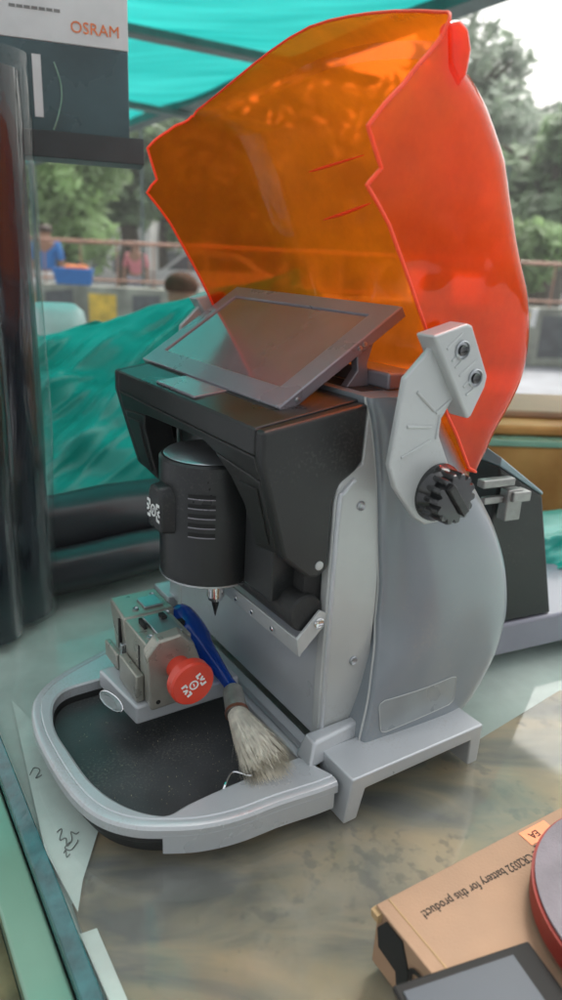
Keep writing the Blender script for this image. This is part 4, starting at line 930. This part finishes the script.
def tree(x, Y, ztop_px, zbot_px, wpx, m, label, nleaf=3200, trunk=.13, seed=1):
    rg = random.Random(seed); top = gy(x, ztop_px, Y); bot = gy(x, zbot_px, Y); rad = wpx / FPX * Y / 2
    base = Vector((top.x, Y, -.95)); t = empty('tree', base, label, 'tree', 'trees across the road')
    g = G(); c = Vector((top.x, Y, (top.z + bot.z) / 2)); 
    g.tube([base, base.lerp(c, .5) + Vector((rg.uniform(-.2, .2), 0, 0)), c, c + Vector((0, 0, (top.z - bot.z) * .3))], [trunk * 1.4, trunk, trunk * .7, trunk * .2], 10)
    for k in range(6):
        th = rg.uniform(0, 6.28); q = c + Vector((math.cos(th) * rad * .7, math.sin(th) * rad * .6, rg.uniform(0, .35) * (top.z - bot.z)))
        g.tube([c - Vector((0, 0, rg.uniform(0, .3) * (c.z - base.z))), (c + q) / 2 + Vector((0, 0, .15)), q], [trunk * .5, trunk * .3, trunk * .1], 6)
    g.obj('trunk', 'bark', t, smooth=True)
    leaf_cloud('crown', c, rad, rad * .8, (top.z - bot.z) / 2, nleaf, .16 * Y / 14, m, t, 22, rg)
tree(60, 15, 120, 262, 120, 'leaf_b', 'pale green tree behind the railing, nearest the dark film roll', 2600, .12, 1)
tree(120, 18, 110, 230, 110, 'leaf_a', 'tree with a dark straight trunk under the shelf corner', 3000, .22, 2)
tree(165, 22, 130, 245, 90, 'leaf_b', 'small leafy tree left of the orange shield edge', 2200, .13, 3)
tree(470, 19, 35, 205, 165, 'leaf_c', 'tall grey green tree just right of the orange shield top', 5200, .25, 4)
tree(560, 15, 120, 255, 150, 'leaf_a', 'dense green tree reaching the right edge of the view', 4600, .25, 5)
tree(585, 24, 95, 200, 110, 'leaf_c', 'distant tree top against the bright sky at the far right', 2600, .2, 6)
tree(240, 20, 60, 240, 200, 'leaf_a', 'broad green tree seen through the left part of the orange shield', 3600, .25, 7)
tree(370, 24, 60, 240, 200, 'leaf_c', 'grey green tree seen through the middle of the orange shield', 3600, .25, 8)
tree(525, 13, 205, 285, 100, 'leaf_b', 'low bright green bush tree beyond the divider at right', 2600, .1, 9)
tree(10, 22, 90, 240, 130, 'leaf_c', 'tree behind the dark film roll at the far left', 2600, .2, 10)
tree(300, 27, 150, 262, 260, 'leaf_c', 'wide distant tree low behind the raised shield', 3600, .2, 12)
tree(450, 25, 130, 275, 200, 'leaf_a', 'round distant tree behind the right half of the shield', 3600, .2, 13)

# pale buildings behind the trees
def building(x0, x1, ytop, Y, label, nw, nf):
    a = gy(x0, ytop, Y); b = gy(x1, ytop, Y); t = empty('building', Vector(((a.x + b.x) / 2, Y, -.95)), label, 'building')
    g = G(); g.prism([(a.x, Y, -.95), (b.x, Y, -.95), (b.x, Y + 5, -.95), (a.x, Y + 5, -.95)], [(a.x, Y, a.z), (b.x, Y, a.z), (b.x, Y + 5, a.z), (a.x, Y + 5, a.z)]); g.obj('wall', 'bld', t)
    g = G(); g.prism([(a.x - .2, Y - .3, a.z), (b.x + .2, Y - .3, a.z), (b.x + .2, Y + 5.2, a.z), (a.x - .2, Y + 5.2, a.z)], [(a.x - .2, Y - .3, a.z + .25), (b.x + .2, Y - .3, a.z + .25), (b.x + .2, Y + 5.2, a.z + .25), (a.x - .2, Y + 5.2, a.z + .25)]); g.obj('roof', 'bld', t)
    w = (b.x - a.x) / nw; hh = (a.z + .95) / nf
    for i in range(nw):
        for j in range(nf):
            cx = a.x + w * (i + .5); zc = -.95 + hh * (j + .5); g = G()
            g.wbox((cx, Y - .02, zc), (w * .28, 0, 0), (0, .03, 0), (0, 0, hh * .25)); wn = g.obj('window', 'window', t)
            g = G(); g.wbox((cx, Y - .08, zc - hh * .27), (w * .32, 0, 0), (0, .08, 0), (0, 0, .04)); g.obj('sill', 'bld', wn)
building(40, 150, 188, 32, 'pale two storey building behind the trees at left', 5, 2)
building(160, 420, 150, 36, 'wide pale building far behind the orange shield', 8, 3)
building(520, 760, 215, 34, 'low pale building behind the trees at right', 6, 2)

# roadside placards on a pole
def placard(x, y, w, h, Y, sl, par):
    c = gy(x, y, Y); k = Y / FPX
    g = G(); g.prism([c + Vector((-w * k / 2 - sl * k, 0, -h * k / 2 * .8)), c + Vector((w * k * .3, 0, -h * k / 2)), c + Vector((w * k / 2, 0, h * k / 2)), c + Vector((-w * k / 2, 0, h * k / 2 * .8))], [p + Vector((0, .03, 0)) for p in (c + Vector((-w * k / 2 - sl * k, 0, -h * k / 2 * .8)), c + Vector((w * k * .3, 0, -h * k / 2)), c + Vector((w * k / 2, 0, h * k / 2)), c + Vector((-w * k / 2, 0, h * k / 2 * .8)))]); return g.obj('placard', 'osram_white', par)
c = gy(490, 300, 9); S1 = empty('sign_post', Vector((c.x, 9.03, -.95)), 'roadside post with tilted white placards beside the shield edge', 'sign')
g = G(); g.tube([Vector((c.x, 9.05, -.95)), Vector((c.x + .02, 9.05, 1.6))], .02, 8); g.obj('post', 'pole', S1)
placard(492, 195, 18, 26, 9, 2, S1); placard(497, 251, 16, 20, 9, -3, S1); placard(534, 318, 6, 18, 9, 0, S1)
c1 = gy(143, 242, 12); c2 = gy(143, 120, 12)
g = G(); g.tube([Vector((c1.x, 12, -.95)), Vector((c1.x, 12, 4.4))], .025, 8); g.tube([Vector((c1.x, 12, 4.3)), Vector((c1.x - .5, 12, 4.5))], .02, 8)
tag(g.obj('street_pole', 'pole'), 'thin dark pole standing behind the railing', 'pole')

# people
def person(base, pose, top, bot, label, h=1.65, hair='hair', face=-1):
    t = empty('person', base, label, 'person'); s = h / 1.65
    J = dict(pel=(0, 0, .92), wst=(0, 0, 1.08), chs=(0, 0, 1.28), nck=(0, 0, 1.42), hd=(0, 0, 1.50), top=(0, 0, 1.60), ls=(-.18, 0, 1.36), le=(-.24, 0, 1.10), lh=(-.25, -.05, .86), rs=(.18, 0, 1.36), re=(.24, 0, 1.10), rh=(.25, -.05, .86), lk=(-.10, -.01, .50), lf=(-.10, 0, .08), lt=(-.10, -.14, .04), rk=(.10, -.01, .50), rf=(.10, 0, .08), rtt=(.10, -.14, .04), lp=(-.09, 0, .88), rp=(.09, 0, .88))
    J.update(pose)
    rad = dict(pel=.14, wst=.12, chs=.15, nck=.06, hd=.10, top=.085, ls=.065, le=.045, lh=.035, rs=.065, re=.045, rh=.035, lk=.06, lf=.04, lt=.035, rk=.06, rf=.04, rtt=.035, lp=.10, rp=.10)
    ed = [('pel', 'wst'), ('wst', 'chs'), ('chs', 'nck'), ('nck', 'hd'), ('hd', 'top'), ('chs', 'ls'), ('ls', 'le'), ('le', 'lh'), ('chs', 'rs'), ('rs', 're'), ('re', 'rh'), ('pel', 'lp'), ('lp', 'lk'), ('lk', 'lf'), ('lf', 'lt'), ('pel', 'rp'), ('rp', 'rk'), ('rk', 'rf'), ('rf', 'rtt')]
    def skinmesh(name, keys, k, m, grow=0):
        me = bpy.data.meshes.new(name); keys = list(keys); me.from_pydata([Vector(J[q]) * s for q in keys], [(keys.index(a), keys.index(b)) for a, b in ed if a in keys and b in keys], [])
        o = bpy.data.objects.new(name, me); col.objects.link(o); o.parent = t; md = o.modifiers.new('s', 'SKIN'); md.use_smooth_shade = True
        sv = me.skin_vertices[0].data
        for i, q in enumerate(keys): sv[i].radius = ((rad[q] + grow) * s, (rad[q] * (.75 if q in ('pel', 'wst', 'chs') else 1) + grow) * s)
        sv[0].use_root = True
        o.modifiers.new('ss', 'SUBSURF').levels = 2; o.modifiers['ss'].render_levels = 2; me.materials.append(M[m]); return o
    skinmesh('body', ['pel', 'wst', 'chs', 'nck', 'hd', 'top', 'ls', 'le', 'lh', 'rs', 're', 'rh', 'lp', 'lk', 'lf', 'lt', 'rp', 'rk', 'rf', 'rtt'], 1, 'skin')
    skinmesh('shirt', ['pel', 'wst', 'chs', 'ls', 'le', 'rs', 're'], 1, top, .014)
    skinmesh('trousers', ['pel', 'lp', 'lk', 'lf', 'rp', 'rk', 'rf'], 1, bot, .018)
    hp_ = (Vector(J['top']) + Vector((0, .012 * -face, -.015))) * s + base; g = G(); rows_ = []
    for j in range(9):
        ph = math.pi * .62 * j / 8; rows_.append([hp_ + Vector((math.cos(a) * math.sin(ph) * .108 * s, math.sin(a) * math.sin(ph) * .112 * s, math.cos(ph) * .085 * s - .01)) for a in [2 * math.pi * i / 16 for i in range(16)]])
    rows_[0] = [p + Vector((.001 * math.cos(i), .001 * math.sin(i), 0)) for i, p in enumerate(rows_[0])]
    g.ring(rows_, True, False); g.obj('hair', hair, t, smooth=True)
    return t
hp = gy(183, 288, 4.6)
sit = dict(pel=(0, 0, .50), wst=(0, -.02, .66), chs=(0, -.04, .86), nck=(0, -.05, 1.0), hd=(0, -.07, 1.08), top=(0, -.08, 1.17), ls=(-.18, -.04, .94), le=(-.25, -.12, .70), lh=(-.16, -.34, .62), rs=(.18, -.04, .94), re=(.25, -.12, .70), rh=(.16, -.34, .62), lp=(-.10, -.04, .48), rp=(.10, -.04, .48), lk=(-.14, -.45, .50), rk=(.14, -.45, .50), lf=(-.14, -.45, .08), rf=(.14, -.45, .08), lt=(-.14, -.60, .04), rtt=(.14, -.60, .04))
M['hair_brown'] = mat('brown_hair', (.09, .045, .03), .9, spec=.1)
person(Vector((hp.x, 4.6, hp.z - 1.13)), sit, 'shirt_grey', 'trouser', 'brown haired person sitting on the roadside, head above the teal cloth', 1.65, 'hair_brown')
sb = Vector((hp.x, 4.62, -.95))
g = G(); g.wbox(sb + Vector((0, 0, (hp.z - 1.13 + .34 + .95) / 2)), (.2, 0, 0), (0, .18, 0), (0, 0, (hp.z - 1.13 + .34 + .95) / 2 - .002)); g.wbox(Vector((hp.x, 4.14, (-.95 + hp.z - 1.13) / 2 - .001)), (.3, 0, 0), (0, .25, 0), (0, 0, max(.004, (hp.z - 1.13 + .95) / 2 - .001)))
tag(g.obj('stone_seat', 'wall', bevel=.01), 'grey stone block the seated person rests on', 'seat')
bp = gy(47, 262, 12.4); person(Vector((bp.x, 12.4, -.95)), dict(), 'shirt_blue', 'osram_white', 'person in a bright blue shirt and white trousers behind the railing', 1.75)
bp = gy(136, 262, 15); person(Vector((bp.x, 15, -.95)), dict(lk=(-.10, -.12, .50), rf=(.1, .15, .1), rtt=(.1, .02, .05)), 'shirt_pink', 'trouser', 'person in a pink top walking beyond the railing', 1.6)

# white car beyond the railing
cc_ = gy(205, 300, 19); CR = empty('parked_car', Vector((cc_.x, 19, -.95)), 'white hatchback car parked across the road behind the railing', 'car')
def carp(x, y, z): return Vector((cc_.x + x, 19 + y, -.95 + z))
cpf = [(-1.9, .25), (-1.95, .65), (-1.8, .9), (-1.0, 1.0), (-.45, 1.42), (.9, 1.46), (1.55, 1.05), (1.85, .95), (1.9, .3)]
g = G(); g.prism([carp(x, -.8, z) for x, z in cpf], [carp(x, .8, z) for x, z in cpf]); g.obj('body', 'carpaint', CR, bevel=.06, seg=3)
for l in ([(-.85, 1.02), (-.42, 1.36), (.1, 1.39), (.1, 1.02)], [(.18, 1.02), (.18, 1.39), (.85, 1.38), (1.35, 1.05)]):
    g = G(); g.prism([carp(x, -.81, z) for x, z in l], [carp(x, -.80, z) for x, z in l]); g.obj('window', 'window', CR)
for x in (-1.2, 1.2):
    for y in (-.8, .62):
        g = G(); g.lathe(carp(x, y - .02, .31), (0, 1, 0), [(0, .2), (0, .31), (.2, .31), (.2, .2)], 24); wh = g.obj('wheel', 'rubber', CR); g = G(); g.lathe(carp(x, y - .03, .31), (0, 1, 0), [(0, .02), (0, .19), (.05, .2)], 16); g.obj('hub', 'steel', wh)
# blue crate with orange load on the wall top
cq = gy(75, 270, YM + .15); CA = empty('blue_crate', Vector((cq.x, YM + .15, -.07)), 'blue plastic crate with an orange bundle standing on the divider wall', 'crate')
g = G(); g.prism([(cq.x - .26, YM + .03, -.069), (cq.x + .26, YM + .03, -.069), (cq.x + .26, YM + .12, -.069), (cq.x - .26, YM + .12, -.069)], [(cq.x - .30, YM + .01, .17), (cq.x + .30, YM + .01, .17), (cq.x + .30, YM + .13, .17), (cq.x - .30, YM + .13, .17)]); g.obj('crate_body', 'shirt_blue', CA, bevel=.01)
g = G(); g.lathe(Vector((cq.x + .08, YM - .03, .02)), (0, 0, 1), [(-.06, .02), (-.04, .06), (.02, .07), (.05, .03)], 14); 
g = G(); g.wbox((cq.x, YM + .004, .12), (.305, 0, 0), (0, .004, 0), (0, 0, .02)); g.obj('crate_rim', 'shirt_blue', CA)
g = G(); g.lathe(Vector((cq.x + .05, YM + .07, .1705)), (1, 0, 0), [(-.18, .02), (-.15, .05), (.15, .05), (.18, .02)], 14)
ob = g.obj('orange_bundle', 'orange_label', smooth=True); tag(ob, 'orange cloth bundle lying on top of the blue crate', 'bundle')

# ------------------------------------------------------------------ damp air
g = G(); g.prism([(-60, -10, -1.95), (60, -10, -1.95), (60, 60, -1.95), (-60, 60, -1.95)], [(-60, -10, 14), (60, -10, 14), (60, 60, 14), (-60, 60, 14)])
hz_ = g.obj('haze', 'road', origin=(0, 0, 0)); hz_.data.materials.clear()
hm = bpy.data.materials.new('damp_air'); hm.use_nodes = True; HN = hm.node_tree.nodes; HN.remove(HN['Principled BSDF'])
pv = HN.new('ShaderNodeVolumePrincipled'); pv.inputs['Density'].default_value = .005; pv.inputs['Color'].default_value = (.9, .93, .92, 1)
hm.node_tree.links.new(pv.outputs[0], HN['Material Output'].inputs['Volume']); hz_.data.materials.append(hm); tag(hz_, kind='stuff')
hz_['label'] = 'thin damp haze between the shop and the trees'; hz_['category'] = 'haze'

# ------------------------------------------------------------------ light
w = bpy.data.worlds.new('World'); scn.world = w; w.use_nodes = True; N = w.node_tree.nodes; L = w.node_tree.links
sk = N.new('ShaderNodeTexSky'); sk.sky_type = 'NISHITA'; sk.sun_disc = False; sk.sun_elevation = R(55); sk.sun_rotation = R(20)
sk.air_density = 2.0; sk.dust_density = 8.0; sk.ozone_density = 1.0
hs = N.new('ShaderNodeHueSaturation'); hs.inputs['Saturation'].default_value = .25; L.new(sk.outputs[0], hs.inputs['Color'])
bg = N['Background']; L.new(hs.outputs[0], bg.inputs[0]); bg.inputs[1].default_value = .12
sd = bpy.data.lights.new('sun', 'SUN'); sd.energy = 1.5; sd.angle = R(13); sd.color = (1, .97, .92)
so = bpy.data.objects.new('sun', sd); col.objects.link(so)
# sun_rotation is measured from +Y towards +X; shine from there
az = R(20); el = R(55); dirv = Vector((math.sin(az) * math.cos(el), math.cos(az) * math.cos(el), math.sin(el)))
so.rotation_euler = dirv.to_track_quat('Z', 'Y').to_euler(); so.location = (0, 3, 6)
for o in bpy.data.objects:
    if '_w' in o.keys(): del o['_w']
scn.render.engine = 'CYCLES'; scn.cycles.transparent_max_bounces = 16; scn.cycles.max_bounces = 8
scn.view_settings.view_transform = 'Standard'; scn.view_settings.look = 'None'; scn.view_settings.exposure = 1.28; scn.view_settings.gamma = 1
